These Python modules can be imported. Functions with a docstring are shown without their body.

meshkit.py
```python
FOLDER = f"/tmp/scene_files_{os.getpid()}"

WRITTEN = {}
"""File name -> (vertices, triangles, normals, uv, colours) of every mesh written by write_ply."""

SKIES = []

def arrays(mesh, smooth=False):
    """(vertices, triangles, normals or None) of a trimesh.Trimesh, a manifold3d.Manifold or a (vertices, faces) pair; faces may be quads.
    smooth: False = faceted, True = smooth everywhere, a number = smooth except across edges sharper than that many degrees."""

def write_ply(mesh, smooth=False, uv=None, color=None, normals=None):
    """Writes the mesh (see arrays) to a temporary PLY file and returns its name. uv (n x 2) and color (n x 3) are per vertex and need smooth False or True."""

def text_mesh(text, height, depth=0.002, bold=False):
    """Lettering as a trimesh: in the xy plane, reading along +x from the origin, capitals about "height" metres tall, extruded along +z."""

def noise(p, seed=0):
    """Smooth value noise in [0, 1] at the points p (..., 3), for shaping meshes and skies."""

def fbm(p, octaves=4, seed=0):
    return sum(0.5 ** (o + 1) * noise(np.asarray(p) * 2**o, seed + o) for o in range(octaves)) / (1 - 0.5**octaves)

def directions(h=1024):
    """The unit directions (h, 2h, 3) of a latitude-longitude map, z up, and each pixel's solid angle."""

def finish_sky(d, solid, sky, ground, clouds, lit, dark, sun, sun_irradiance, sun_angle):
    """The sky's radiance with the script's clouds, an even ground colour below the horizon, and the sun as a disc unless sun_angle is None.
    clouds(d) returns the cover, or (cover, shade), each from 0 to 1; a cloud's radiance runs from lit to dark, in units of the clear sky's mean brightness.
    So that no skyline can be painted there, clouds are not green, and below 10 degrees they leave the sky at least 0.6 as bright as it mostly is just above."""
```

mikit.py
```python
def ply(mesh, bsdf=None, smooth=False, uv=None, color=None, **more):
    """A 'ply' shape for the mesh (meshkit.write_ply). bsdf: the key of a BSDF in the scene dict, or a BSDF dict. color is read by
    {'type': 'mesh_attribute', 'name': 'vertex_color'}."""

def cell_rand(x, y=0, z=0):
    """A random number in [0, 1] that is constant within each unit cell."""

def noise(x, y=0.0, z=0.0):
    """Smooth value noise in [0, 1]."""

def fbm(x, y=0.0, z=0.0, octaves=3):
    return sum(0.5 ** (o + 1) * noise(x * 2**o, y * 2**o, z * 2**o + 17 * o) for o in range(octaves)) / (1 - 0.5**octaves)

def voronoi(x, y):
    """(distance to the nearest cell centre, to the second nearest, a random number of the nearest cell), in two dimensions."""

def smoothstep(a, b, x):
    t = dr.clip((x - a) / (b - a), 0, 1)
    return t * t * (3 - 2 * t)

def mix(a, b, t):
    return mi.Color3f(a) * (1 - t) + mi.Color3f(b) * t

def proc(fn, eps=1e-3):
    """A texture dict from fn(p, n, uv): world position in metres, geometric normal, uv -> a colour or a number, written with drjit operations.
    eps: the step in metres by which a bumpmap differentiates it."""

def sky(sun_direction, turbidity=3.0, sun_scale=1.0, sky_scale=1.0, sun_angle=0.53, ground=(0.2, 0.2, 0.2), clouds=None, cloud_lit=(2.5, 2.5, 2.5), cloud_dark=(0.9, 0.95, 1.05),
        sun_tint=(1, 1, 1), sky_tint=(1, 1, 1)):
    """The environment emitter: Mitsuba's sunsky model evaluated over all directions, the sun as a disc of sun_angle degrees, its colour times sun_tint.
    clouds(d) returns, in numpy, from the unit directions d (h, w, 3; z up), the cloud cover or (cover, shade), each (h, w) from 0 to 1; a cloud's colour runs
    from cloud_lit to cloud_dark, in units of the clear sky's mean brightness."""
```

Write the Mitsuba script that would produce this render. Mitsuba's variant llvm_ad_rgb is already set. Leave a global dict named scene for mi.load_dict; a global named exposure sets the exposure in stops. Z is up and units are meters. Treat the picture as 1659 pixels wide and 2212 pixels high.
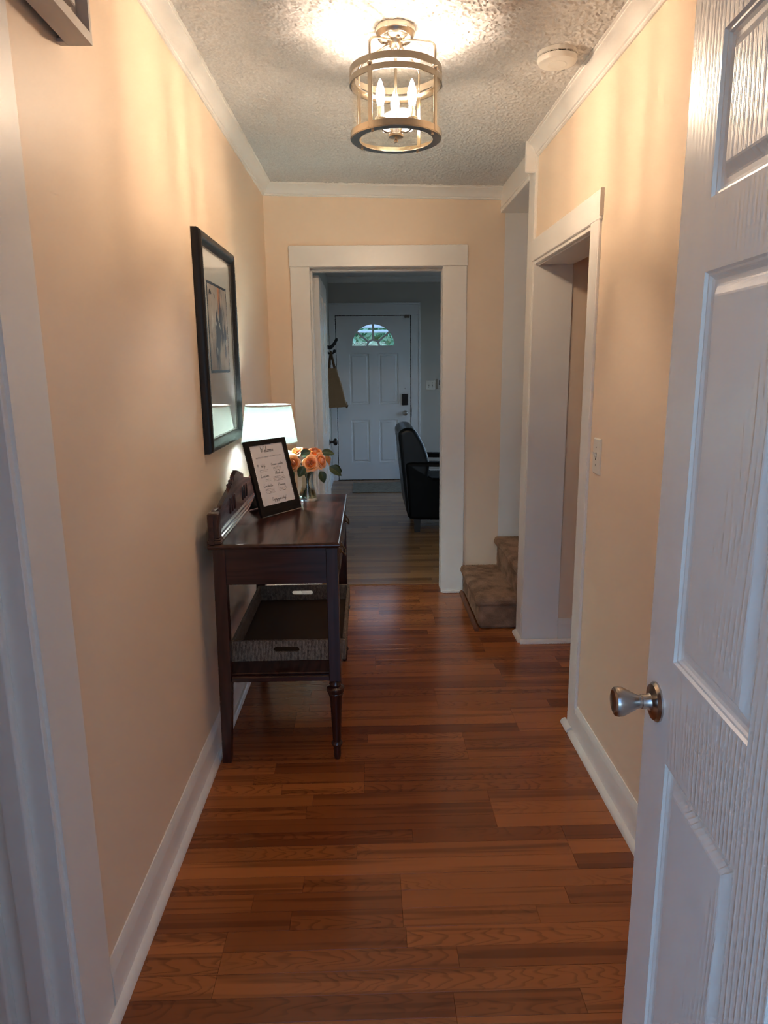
import math, random
import numpy as np, trimesh, manifold3d as m3, mitsuba as mi, drjit as dr
import shapely
from shapely import affinity
from shapely.geometry import Polygon, Point, LineString, box as sbox
import mikit, meshkit
from mikit import proc, ply, noise, fbm, voronoi, cell_rand, smoothstep, mix
T = mi.ScalarTransform4f
V = np.array
scene, labels = {}, {}
rng = random.Random(7)

# ------------------------------------------------------------------ camera, sky, exposure
F_PX, YAW, PITCH, ROLL, CAM_Z = 1496.0, .0222, .2074, .0106, 1.4
cy_, sy_, cp_, sp_, cr_, sr_ = math.cos(YAW), math.sin(YAW), math.cos(PITCH), math.sin(PITCH), math.cos(ROLL), math.sin(ROLL)
FWD = V([sy_ * cp_, cy_ * cp_, -sp_]); RT = V([cy_, -sy_, 0]); DN = np.cross(FWD, RT)
DN = -sr_ * RT + cr_ * DN
scene['camera'] = dict(type='perspective', fov=math.degrees(2 * math.atan(829.5 / F_PX)), fov_axis='x', near_clip=.02, far_clip=200.,
                       to_world=T().look_at(origin=[0, 0, CAM_Z], target=[float(x) for x in V([0, 0, CAM_Z]) + FWD], up=[float(-x) for x in DN]))
scene['sky'] = mikit.sky([.25, .55, .8], turbidity=3.0, sun_scale=0.0, sky_scale=8.8, ground=(.16, .17, .14), sky_tint=(1.02, 1.0, .95))
exposure = 1.03
BULB = [45 * x for x in (9.0, 6.95, 5.25)]             # candle bulbs of the ceiling lamp
SHADE_BULB = [62 * x for x in (3.1, 4.0, 3.7)]      # cool white bulb of the table lamp


def xl(y):          # the old left wall is not quite parallel to the right one
    return -.5994 + .0076 * y


XR = .784
YB = 4.175


def zc(x):          # the ceiling drops a little to the right
    return 2.405 - .0222 * (x + .57)


# ------------------------------------------------------------------ helpers
def rgb(*c):
    return dict(type='rgb', value=[float(x) for x in c])


def key_for(name):
    if name not in scene and name not in labels and not any(k.startswith(name + '__') for k in scene):
        return name
    k = 1
    while f'{name}_{k:03d}' in scene or f'{name}_{k:03d}' in labels or any(q.startswith(f'{name}_{k:03d}__') for q in scene):
        k += 1
    return f'{name}_{k:03d}'


def thing(name, label=None, cat=None, group=None, kind=None):
    key = key_for(name)
    labels[key] = {}
    tag(key, label, cat, group, kind)
    return key


def tag(key, label=None, cat=None, group=None, kind=None):
    d = labels.setdefault(key, {})
    for a, b in (('label', label), ('category', cat), ('group', group), ('kind', kind)):
        if b:
            d[a] = b
    return key


_counts = {}


def part(parent, name, mesh, mat, smooth=False, label=None, kind=None, **kw):
    base = f'{parent}__{name}'
    n = _counts.get(base, 0)
    _counts[base] = n + 1
    key = base if n == 0 else f'{base}_{n:03d}'
    scene[key] = ply(mesh, mat, smooth=smooth, **kw)
    if label or kind:
        tag(key, label, None, None, kind)
    return key


def one(name, mesh, mat, label=None, cat=None, smooth=False, group=None, kind=None, **kw):
    key = thing(name, label, cat, group, kind)
    scene[key] = ply(mesh, mat, smooth=smooth, **kw)
    return key


def cat(*ms):
    return trimesh.util.concatenate([m for q in ms for m in ([q] if isinstance(q, trimesh.Trimesh) else list(q))])


def bx(x0, x1, y0, y1, z0, z1):
    m = trimesh.creation.box([x1 - x0, y1 - y0, z1 - z0])
    m.apply_translation([(x0 + x1) / 2, (y0 + y1) / 2, (z0 + z1) / 2])
    return m


def hull(pts):
    return trimesh.convex.convex_hull(np.asarray(pts, float))


def cb(x0, x1, y0, y1, z0, z1, c=.002):
    """a box with chamfered edges"""
    p = []
    for sx in (0, 1):
        for sy in (0, 1):
            for sz in (0, 1):
                q = V([(x0, x1)[sx], (y0, y1)[sy], (z0, z1)[sz]])
                s = V([1 - 2 * sx, 1 - 2 * sy, 1 - 2 * sz]) * c
                for k in range(3):
                    a = s.copy(); a[k] = 0
                    p.append(q + a)
    return hull(p)


def rb(x0, x1, y0, y1, z0, z1, r=.02, n=6):
    """a box with rounded edges"""
    s = trimesh.creation.uv_sphere(r, count=[n + 2, 2 * n + 4]).vertices
    p = [s + V([x, y, z]) for x in (x0 + r, x1 - r) for y in (y0 + r, y1 - r) for z in (z0 + r, z1 - r)]
    return hull(np.vstack(p))


def ext(poly, h, z0=0.):
    """polygon (may have holes) in xy, extruded along z"""
    polys = getattr(poly, 'geoms', [poly])
    m = cat([trimesh.creation.extrude_polygon(g, h, engine='earcut') for g in polys])
    m.apply_translation([0, 0, z0])
    return m


def frame_of(o, x, y, z):
    M = np.eye(4)
    M[:3, 0], M[:3, 1], M[:3, 2], M[:3, 3] = x, y, z, o
    return M


def moved(m, M):
    m = m.copy()
    m.apply_transform(M)
    if np.linalg.det(M[:3, :3]) < 0:
        m.invert()
    return m


def sweep(prof, a, b, out, up=(0, 0, 1)):
    """2-D profile (offset along out, offset along up), extruded from point a to point b"""
    a, b = V(a, float), V(b, float)
    d = b - a
    L = np.linalg.norm(d)
    out, up = V(out, float), V(up, float)
    m = ext(Polygon(prof), L)
    return moved(m, frame_of(a, out, up, d / L))


def lathe(prof, at=(0, 0, 0), n=32, axis=None):
    m = trimesh.creation.revolve(V(prof, float), sections=n)
    m.fix_normals()
    if axis is not None:
        m.apply_transform(trimesh.geometry.align_vectors([0, 0, 1], axis))
    m.apply_translation(at)
    return m


def smooth_path(p, n=6, closed=False):
    p = V(p, float)
    if len(p) < 3:
        return p
    q = np.vstack([2 * p[0] - p[1], p, 2 * p[-1] - p[-2]])
    out = []
    for i in range(1, len(q) - 2):
        for t in np.linspace(0, 1, n, endpoint=False):
            a, b, c, d = q[i - 1:i + 3]
            out.append(.5 * (2 * b + (c - a) * t + (2 * a - 5 * b + 4 * c - d) * t * t + (3 * b - a - 3 * c + d) * t ** 3))
    out.append(p[-1])
    return V(out)


def tube(p, r, sides=10):
    p = V(p, float)
    t = np.gradient(p, axis=0)
    t /= np.linalg.norm(t, axis=1, keepdims=True) + 1e-12
    r = np.broadcast_to(r, (len(p),))
    a = np.cross(t[0], [0, 0, 1] if abs(t[0][2]) < .9 else [1, 0, 0]); a /= np.linalg.norm(a)
    rings = []
    ang = np.arange(sides) * 2 * np.pi / sides
    for i in range(len(p)):
        a = a - (a @ t[i]) * t[i]; a /= np.linalg.norm(a)
        b = np.cross(t[i], a)
        rings.append(p[i] + r[i] * (np.cos(ang)[:, None] * a + np.sin(ang)[:, None] * b))
    v = np.vstack(rings + [[p[0]], [p[-1]]])
    f = []
    N = len(p)
    for i in range(N - 1):
        for j in range(sides):
            k = (j + 1) % sides
            f += [[i * sides + j, i * sides + k, (i + 1) * sides + k], [i * sides + j, (i + 1) * sides + k, (i + 1) * sides + j]]
    for j in range(sides):
        k = (j + 1) % sides
        f += [[N * sides, k, j], [N * sides + 1, (N - 1) * sides + j, (N - 1) * sides + k]]
    m = trimesh.Trimesh(v, f, process=False)
    m.fix_normals()
    return m


def diff(a, b):
    return trimesh.boolean.difference([a] + (b if isinstance(b, list) else [b]), engine='manifold')


# ------------------------------------------------------------------ materials
def pbr(name, color, rough=.5, metallic=0., spec=.5, bump=None, scale=1., eps=1e-3, two=True, **kw):
    b = dict(type='principled', base_color=color if isinstance(color, dict) else rgb(*color),
             roughness=rough if isinstance(rough, dict) else float(rough), **kw)
    if metallic:
        b['metallic'] = float(metallic)
    else:
        b['specular'] = float(spec)
    if bump is not None:
        b = dict(type='bumpmap', arbitrary=proc(bump, eps), bsdf=b, scale=float(scale))
    scene[name] = dict(type='twosided', bsdf=b) if two else b
    return name


def c3(r, g, b):
    return mi.Color3f(r, g, b)


def f_wall(p, n, uv):
    t = fbm(p.x * 1.3 + 3, p.y * 1.3, p.z * 1.3, 3)
    return mix(c3(.79, .625, .47), c3(.82, .655, .495), t)


def f_paint_bump(p, n, uv):
    return fbm(p.x * 60, p.y * 60, p.z * 60, 3)


def f_white(p, n, uv):
    t = fbm(p.x * 5, p.y * 5, p.z * 2, 3)
    return mix(c3(.76, .735, .69), c3(.80, .775, .735), t)


def f_brush_bump(p, n, uv):
    return .6 * fbm(p.x * 160, p.y * 160, p.z * 12, 2) + .5 * fbm(p.x * 25, p.y * 25, p.z * 8, 2)


def f_ceiling(p, n, uv):
    t = fbm(p.x * 200, p.y * 200, 0, 2)
    return mix(c3(.50, .49, .475), c3(.61, .595, .57), t)


def grain(u, v, seed, stretch=.09):
    """flat-sawn wood grain along u: 0..1"""
    w = fbm(u * 3 + seed * 17.3, v * 22 + seed * 5.1, seed, 3)
    fib = fbm(u * 6 + seed * 3, v * 240, seed, 2)
    wide = noise(u * 1.3 + seed * 9, v * 26 + seed, 2.)
    return dr.clip(.55 * fib + .45 * wide + .25 * (w - .5), 0, 1)


def f_laminate(p, n, uv):
    i = dr.floor(uv.y / 4.0)
    s = cell_rand(i, 3, 7)
    tone = cell_rand(i, 11, 2)
    v = uv.y - 4 * i - 1.0
    u = uv.x
    g = grain(u, v, s * 9)
    # cathedral figure: nested pointed arches along the middle of a strip, straight grain at its edges
    w = fbm(u * 5 + s * 31, v * 30 + s * 7, s * 5, 3) - .5
    vc = .012 + .04 * cell_rand(i, 5, 5)
    f = u * (13 + 9 * s) + 1300 * dr.square(v - vc + .016 * w) + 3.2 * w + 1.5 * noise(u * 14 + s * 7, v * 60, 8.)
    fr = f - dr.floor(f)
    line = smoothstep(.55, .92, fr) * smoothstep(1.0, .93, fr)
    where = smoothstep(.33, .62, noise(u * 1.7 + s * 50, s * 9, 3.)) * smoothstep(.034, .018, dr.abs(v - vc))
    streak = smoothstep(.52, .74, fbm(u * 1.6 + s * 11, v * 75 + s * 3, 4., 2))
    d = dr.clip(.58 * line * where + .62 * streak + .55 * (g - .35), 0, 1)
    base = mix(c3(.15, .040, .0115), c3(.39, .135, .040), .05 + .9 * tone + .25 * (g - .5))
    dark = mix(c3(.085, .020, .007), c3(.125, .034, .011), tone)
    return base * (1 - d * .85) + dark * d * .85


def f_oak(p, n, uv):
    i = dr.floor(uv.y / 4.0)
    s = cell_rand(i, 3, 7)
    tone = cell_rand(i, 11, 2)
    g = grain(uv.x, uv.y - 4 * i, s * 9)
    base = mix(c3(.20, .088, .030), c3(.40, .20, .075), tone)
    return base * (1 - .5 * g)


def mahog(axis):
    def f(p, n, uv):
        q = {0: (p.x, p.y, p.z), 1: (p.y, p.x, p.z), 2: (p.z, p.x, p.y)}[axis]
        w = fbm(q[0] * 2.2, q[1] * 9, q[2] * 9, 3)
        g = .5 + .5 * dr.sin(6.2832 * ((q[1] + q[2]) * 22 + 5 * w))
        fib = fbm(q[0] * 9, q[1] * 300, q[2] * 300, 2)
        t = dr.clip(.5 * g + .5 * fib, 0, 1)
        return mix(c3(.042, .011, .008), c3(.012, .004, .0035), t)
    return f


def f_weave(p, n, uv):
    s = p.x + p.y
    a = .5 + .5 * dr.sin(6.2832 * (s * 190 + .25 * noise(p.z * 160, s * 190, 1.)))
    b = noise(s * 190, p.z * 120, 3.)
    return mix(c3(.06, .044, .033), c3(.33, .265, .205), dr.clip(.55 * a + .5 * b - .1, 0, 1))


def f_weave_bump(p, n, uv):
    s = p.x + p.y
    return .5 + .5 * dr.sin(6.2832 * s * 190)


def f_carpet(p, n, uv):
    a = fbm(p.x * 14, p.y * 14, p.z * 14, 3)
    b = noise(p.x * 420, p.y * 420, p.z * 420)
    t = dr.clip(.75 * smoothstep(.3, .7, a) + .5 * b - .15, 0, 1)
    return mix(c3(.13, .078, .052), c3(.30, .19, .13), t)


def f_door_bump(p, n, uv):
    # embossed wood grain on moulded door skins: cathedral figures upright, straight grain at the edges
    w = fbm(p.y * 5, p.x * 5, p.z * 1.5, 2)
    a = dr.sin(6.2832 * ((p.y + p.x) * 75 + 7 * w + .8 * noise(p.y * 30, p.z * 6, 1.)))
    b = smoothstep(.35, .8, a)
    return b * (.4 + .6 * noise(p.y * 120, p.z * 9, 5.))


def f_burlap(p, n, uv):
    a = .5 + .5 * dr.sin(p.z * 1500)
    b = .5 + .5 * dr.sin((p.x + p.y) * 1500)
    return mix(c3(.20, .125, .065), c3(.33, .22, .125), .5 * a + .5 * b)


def f_mat(p, n, uv):
    t = fbm(p.x * 40, p.y * 40, 0, 3)
    return mix(c3(.16, .145, .115), c3(.30, .275, .225), t)


def f_leather_bump(p, n, uv):
    d1, d2, r = voronoi((p.x + .3 * p.z) * 260, (p.y + p.z) * 260)
    return dr.clip((d2 - d1) * 2, 0, 1)


def f_petal(p, n, uv):   # uv.y runs from the petal's foot to its rim
    t = uv.y
    base = mix(c3(.95, .40, .075), c3(.96, .47, .16), smoothstep(.1, .65, t))
    base = mix(base, c3(.94, .50, .34), smoothstep(.70, 1., t))
    return base * (.93 + .07 * noise(uv.x * 40, t * 3, 2.))


def f_leaf(p, n, uv):
    v = dr.abs(uv.x - .5)
    t = fbm(p.x * 90, p.y * 90, p.z * 90, 2)
    g = mix(c3(.016, .034, .016), c3(.035, .062, .026), t)
    return mix(c3(.075, .105, .05), g, smoothstep(.0, .035, v))


def f_art(p, n, uv):     # a generic painted print: a beige ground with dark upright strokes and an orange patch
    u, v = uv.x, uv.y
    k = fbm(u * 7, v * 5, 2, 3)
    g = mix(c3(.42, .36, .31), c3(.60, .54, .48), k)
    o = smoothstep(.12, .04, dr.abs(u - .58 + .1 * (k - .5))) * smoothstep(.62, .72, v)
    g = mix(g, c3(.62, .25, .10), o * .85)
    d = smoothstep(.34, .52, fbm(u * 6 + 4, v * 2.4 + 1, 5, 3) - .9 * dr.abs(u - .42) - .55 * dr.abs(v - .42) + .2)
    g = mix(g, c3(.045, .055, .085), d * .92)
    w = smoothstep(.62, .7, fbm(u * 11, v * 9, 9, 2)) * smoothstep(.3, .15, dr.abs(v - .45))
    g = mix(g, c3(.74, .72, .66), w * .7)
    m = smoothstep(.03, .02, dr.abs(v - .9 + .02 * dr.sin(u * 40))) * smoothstep(.05, .07, u) * smoothstep(.36, .34, u) * smoothstep(.45, .6, noise(u * 30, v * 12, 3.))
    return mix(g, c3(.05, .05, .06), m)


def f_hedge(p, n, uv):
    t = fbm(p.x * 3, p.y * 3, p.z * 3, 3)
    r = cell_rand(p.x * 20, p.y * 20, p.z * 20)
    return mix(c3(.24, .45, .24), c3(.52, .76, .54), dr.clip(t * .7 + .4 * r, 0, 1))


def f_streak_rough(p, n, uv):
    return .14 + .14 * fbm(p.x * 6, p.y * 30, p.z * 30, 2)


def f_smoke_plastic(p, n, uv):
    return mix(c3(.72, .69, .63), c3(.76, .73, .67), noise(p.x * 20, p.y * 20, p.z * 20))


pbr('wall_paint', proc(f_wall), .42, spec=.45, bump=f_paint_bump, scale=.0005, eps=2e-3)
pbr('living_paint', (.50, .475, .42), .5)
pbr('white_paint', proc(f_white), .33, spec=.5, bump=f_brush_bump, scale=.00014)
pbr('white_smooth', (.78, .755, .71), .30)
pbr('ceiling_texture', proc(f_ceiling), .9, spec=.1)
pbr('plain_ceiling', (.6, .58, .55), .9, spec=.1)
pbr('laminate', proc(f_laminate), .19, spec=.5)
pbr('oak_strip', proc(f_oak), .26, spec=.5)
pbr('floor_gap', (.03, .012, .006), .7, spec=.2)
pbr('mahogany_x', proc(mahog(0)), proc(f_streak_rough), spec=.55)
pbr('mahogany_y', proc(mahog(1)), proc(f_streak_rough), spec=.55)
pbr('mahogany_z', proc(mahog(2)), proc(f_streak_rough), spec=.55)
pbr('dark_brass', (.12, .085, .05), .35, metallic=1.)
pbr('black_frame', (.006, .006, .007), .33, spec=.3)
pbr('black_satin', (.008, .008, .009), .42, spec=.3)
pbr('black_iron', (.015, .015, .016), .45, spec=.5)
pbr('leather', (.0030, .0034, .0036), .45, spec=.10, bump=f_leather_bump, scale=.00025)
pbr('leather_back', (.0030, .0036, .0040), .34, spec=.35)
pbr('dark_leg', (.015, .011, .009), .4)
pbr('paper', (.83, .80, .79), .55, spec=.3)
pbr('mat_board', (.66, .65, .60), .75, spec=.2)
pbr('ink', (.05, .045, .05), .6, spec=.2)
pbr('art_print', proc(f_art), .6, spec=.3)
pbr('art_edge', (.035, .04, .055), .5)
pbr('woven', proc(f_weave), .75, spec=.2, bump=f_weave_bump, scale=.0012)
pbr('woven_lining', (.055, .036, .024), .7, spec=.2)
pbr('carpet', proc(f_carpet), .95, spec=.05)
pbr('stained_moulding', (.12, .042, .015), .5, spec=.25)
pbr('door_skin', proc(f_white), .30, spec=.5, bump=f_door_bump, scale=.0011)
pbr('front_door_paint', (.74, .75, .755), .38)
pbr('leaf_door_paint', (.76, .75, .72), .28)
pbr('grey_box', (.50, .46, .42), .4)
pbr('slot_dark', (.012, .011, .011), .8, spec=.1)
pbr('plastic_white', (.74, .69, .60), .3)
pbr('detector_white', proc(f_smoke_plastic), .42)
pbr('nickel', (.52, .46, .38), .26, metallic=1.)
pbr('nickel_dark', (.20, .17, .15), .3, metallic=1.)
pbr('steel_knob', (.48, .46, .44), .20, metallic=1.)
pbr('burlap', proc(f_burlap), .9, spec=.1)
pbr('jute_strap', (.10, .06, .032), .9, spec=.1)
pbr('door_mat', proc(f_mat), .95, spec=.05)
pbr('petal', proc(f_petal), .6, spec=.25)
pbr('leaf', proc(f_leaf), .42, spec=.4)
pbr('stem', (.014, .032, .014), .5)
pbr('lamp_metal', (.45, .40, .33), .3, metallic=1.)
pbr('ceramic', (.70, .70, .67), .2)
pbr('hedge_leaf', proc(f_hedge), .6, spec=.3)
pbr('grass', (.10, .16, .05), .9, spec=.1)
pbr('porch_white', (.8, .82, .84), .5)
pbr('concrete', (.35, .34, .32), .8, spec=.2)
pbr('candle_sleeve', (.60, .50, .36), .35, metallic=.0)
scene['clear_glass'] = dict(type='thindielectric', int_ior=1.5)
scene['lantern_glass'] = dict(type='thindielectric', int_ior=1.5, specular_transmittance=rgb(.97, .945, .88))
scene['solid_glass'] = dict(type='dielectric', int_ior=1.5, specular_transmittance=rgb(.97, .985, .96))
scene['water'] = dict(type='dielectric', int_ior=1.33, specular_transmittance=rgb(.96, .95, .80))
scene['shade_fabric'] = dict(type='principledthin', base_color=rgb(.074, .080, .076), roughness=.8, diff_trans=1.0)


# ------------------------------------------------------------------ floors
def plank_mesh(x0, x1, y0, y1, z1, th, idx, c=.0006):
    g = .0003
    m = cb(x0 + g, x1 - g, y0 + g, y1 - g, z1 - th, z1, c)
    uv = np.stack([m.vertices[:, 0] + 3.7 * idx, (m.vertices[:, 1] - y0) + 4.0 * idx + 1.0], 1)
    return m, uv


XH0, XH1 = -.60, .80          # the hall's planks; the side room's continue to the right
floor = thing('floor', 'reddish brown laminate plank floor of the hallway', 'floor', kind='structure')
part(floor, 'subfloor', bx(-2.0, 2.3, .1, 4.35, -.06, -.0085), 'floor_gap', kind='stuff')
FIRST = {1.319: [-.374], 1.509: [.072, .95], 1.699: [-.72, .58], 1.889: [.383], 2.079: [-.03, 1.2], 2.269: [.35], 2.459: [-.31, .576], 2.649: [.277, 1.3], 2.839: [.60], 3.029: [.02, .9], 3.219: [.57], 3.409: [-.2], 3.599: [.36], 3.789: [.05], 3.979: [.30]}
idx = 0
y = .179
while y < 4.34:
    y1 = min(y + .19, 4.35)
    k = min(FIRST, key=lambda q: abs(q - y)) if min(abs(q - y) for q in FIRST) < .05 else None
    # under the side room (y 2.5 - 3.4) the planks run on to the right, elsewhere they stop under the walls
    lo, hi = (-.62, 2.2) if 2.3 < y < 3.36 else (-.62, .80)
    if y < 1.14:
        lo = -1.9
    js = sorted(FIRST[k]) if k else [rng.uniform(-.3, .5)]
    j = js[0]
    while j - 1.25 > lo:
        j -= 1.25; js.insert(0, j)
    while js[-1] + 1.25 < hi:
        js.append(js[-1] + 1.25)
    ends = [lo] + [j for j in js if lo + .05 < j < hi - .05] + [hi]
    ym = (y + y1) / 2
    for a, b in zip(ends[:-1], ends[1:]):
        for (s0, s1) in ((y, y + .0633), (y + .0633, y + .1267), (y + .1267, y1)):          # every board is printed and grooved as three strips
            cuts = [a]
            if s1 <= s0 + .001:
                continue
            if b - a > .5 and rng.random() < .55:
                cuts.append(a + (b - a) * rng.uniform(.35, .65))
            cuts.append(b)
            for c0, c1 in zip(cuts[:-1], cuts[1:]):
                m, uv = plank_mesh(c0, c1, s0, s1, 0, .008, idx, .0004 if c0 == a else .0001)
                part(floor, 'plank', m, 'laminate', uv=uv)
                idx += 1
    y = y1

fl2 = thing('floor_living', 'narrow oak strip floor of the front room beyond the doorway', 'floor', kind='structure')
part(fl2, 'subfloor', bx(-.5, 3.2, 4.352, 8.75, -.06, -.0085), 'floor_gap', kind='stuff')
r2 = random.Random(3)
y = 4.352
while y < 8.60:
    y1 = y + .0573
    x = -.47
    first = True
    while x < 3.1:
        x1 = x + (r2.uniform(.25, 1.3) if first else r2.uniform(.9, 1.9))
        first = False
        if x1 > 2.7:
            x1 = 3.1
        m, uv = plank_mesh(x, x1, y, y1, .004, .012, idx, .0007)
        part(fl2, 'strip', m, 'oak_strip', uv=uv)
        idx += 1
        x = x1
    y = y1

# ------------------------------------------------------------------ walls and ceilings
WL = [(-.5994 - .0076 * 0, 0)]


def left_prism(y0, y1, z0, z1, t=.13, off=0.):
    return ext(Polygon([(xl(y0) + off, y0), (xl(y1) + off, y1), (xl(y1) - t, y1), (xl(y0) - t, y0)]), z1 - z0, z0)


one('wall_left', cat(left_prism(1.15, YB + .15, 0, 2.62), left_prism(.1, 1.15, 2.0, 2.62), left_prism(.1, .34, 0, 2.0)), 'wall_paint',
    'peach painted hallway wall with the framed print', 'wall', kind='structure')
one('wall_right', cat(bx(XR, XR + .18, .1, 2.505, 0, 2.6), bx(XR, XR + .18, 2.505, 3.352, 1.866, 2.6), bx(XR, XR + .18, 3.352, 3.47, 0, 2.6), bx(XR, XR + .18, 3.47, YB, 2.25, 2.6)), 'wall_paint',
    'peach painted hallway wall with the two openings', 'wall', kind='structure')
bw0, bw1 = YB, 4.335
one('wall_back', cat(bx(-.75, -.335, bw0, bw1, 0, 2.6), bx(.463, .80, bw0, bw1, 0, 2.6), bx(-.335, .463, bw0, bw1, 1.972, 2.6)), 'wall_paint',
    'peach end wall of the hallway around the white doorway', 'wall', kind='structure')
one('wall_entry', cat(bx(-.80, -.43, .15, .27, 0, 2.6), bx(.455, .97, .15, .27, 0, 2.6), bx(-.43, .455, .15, .27, 1.985, 2.6)), 'wall_paint', 'wall around the entrance the camera looks through', 'wall', kind='structure')

# textured ceiling: real bumps where the photo shows them
nx, ny = 440, 700
gx, gy = np.meshgrid(np.linspace(-.62, .80, nx), np.linspace(1.9, 4.2, ny), indexing='ij')
P = np.stack([gx, gy, 0 * gx], -1)
b1 = meshkit.noise(P * 165, 1); b2 = meshkit.noise(P * 105, 2); b3 = meshkit.noise(P * 240, 3)
bump = np.clip((.55 * b1 + .45 * b2 - .42) * 4, 0, 1) * (.6 + .4 * b3)
gz = 2.405 - .0222 * (gx + .57) - .0048 * bump + .001
v = np.stack([gx, gy, gz], -1).reshape(-1, 3)
i, j = np.meshgrid(np.arange(nx - 1), np.arange(ny - 1), indexing='ij')
q = np.stack([i * ny + j, i * ny + j + 1, (i + 1) * ny + j + 1, (i + 1) * ny + j], -1).reshape(-1, 4)
ceil = thing('ceiling', 'textured popcorn ceiling of the hallway', 'ceiling', kind='structure')
part(ceil, 'texture', trimesh.Trimesh(v, np.vstack([q[:, [0, 1, 2]], q[:, [0, 2, 3]]]), process=False), 'ceiling_texture', smooth=True, kind='stuff')
part(ceil, 'slab', moved(ext(Polygon([(-.72, zc(-.72) + .002), (.97, zc(.97) + .002), (.97, 2.7), (-.72, 2.7)]), 4.25, .1), frame_of(V([0, 0, 0]), V([1, 0, 0]), V([0, 0, 1]), V([0, -1, 0])) @ np.diag([1, 1, -1, 1])), 'plain_ceiling', kind='stuff')

# living room shell
LX, LYF, LZ = -.45, 8.62, 2.44
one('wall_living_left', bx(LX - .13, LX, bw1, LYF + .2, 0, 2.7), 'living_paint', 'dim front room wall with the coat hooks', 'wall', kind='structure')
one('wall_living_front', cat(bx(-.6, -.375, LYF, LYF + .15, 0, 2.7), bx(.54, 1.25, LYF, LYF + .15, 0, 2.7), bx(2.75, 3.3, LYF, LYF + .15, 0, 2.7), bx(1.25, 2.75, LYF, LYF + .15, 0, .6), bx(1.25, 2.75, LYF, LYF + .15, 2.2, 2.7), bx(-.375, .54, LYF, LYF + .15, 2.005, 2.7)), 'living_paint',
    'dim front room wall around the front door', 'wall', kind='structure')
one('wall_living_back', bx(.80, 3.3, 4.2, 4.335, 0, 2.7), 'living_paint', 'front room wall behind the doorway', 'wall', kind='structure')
one('wall_living_right', cat(bx(3.1, 3.25, 4.2, 5.2, 0, 2.7), bx(3.1, 3.25, 8.2, 8.8, 0, 2.7), bx(3.1, 3.25, 5.2, 8.2, 0, .55), bx(3.1, 3.25, 5.2, 8.2, 2.2, 2.7)), 'living_paint', 'front room wall with a wide window', 'wall', kind='structure')
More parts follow.
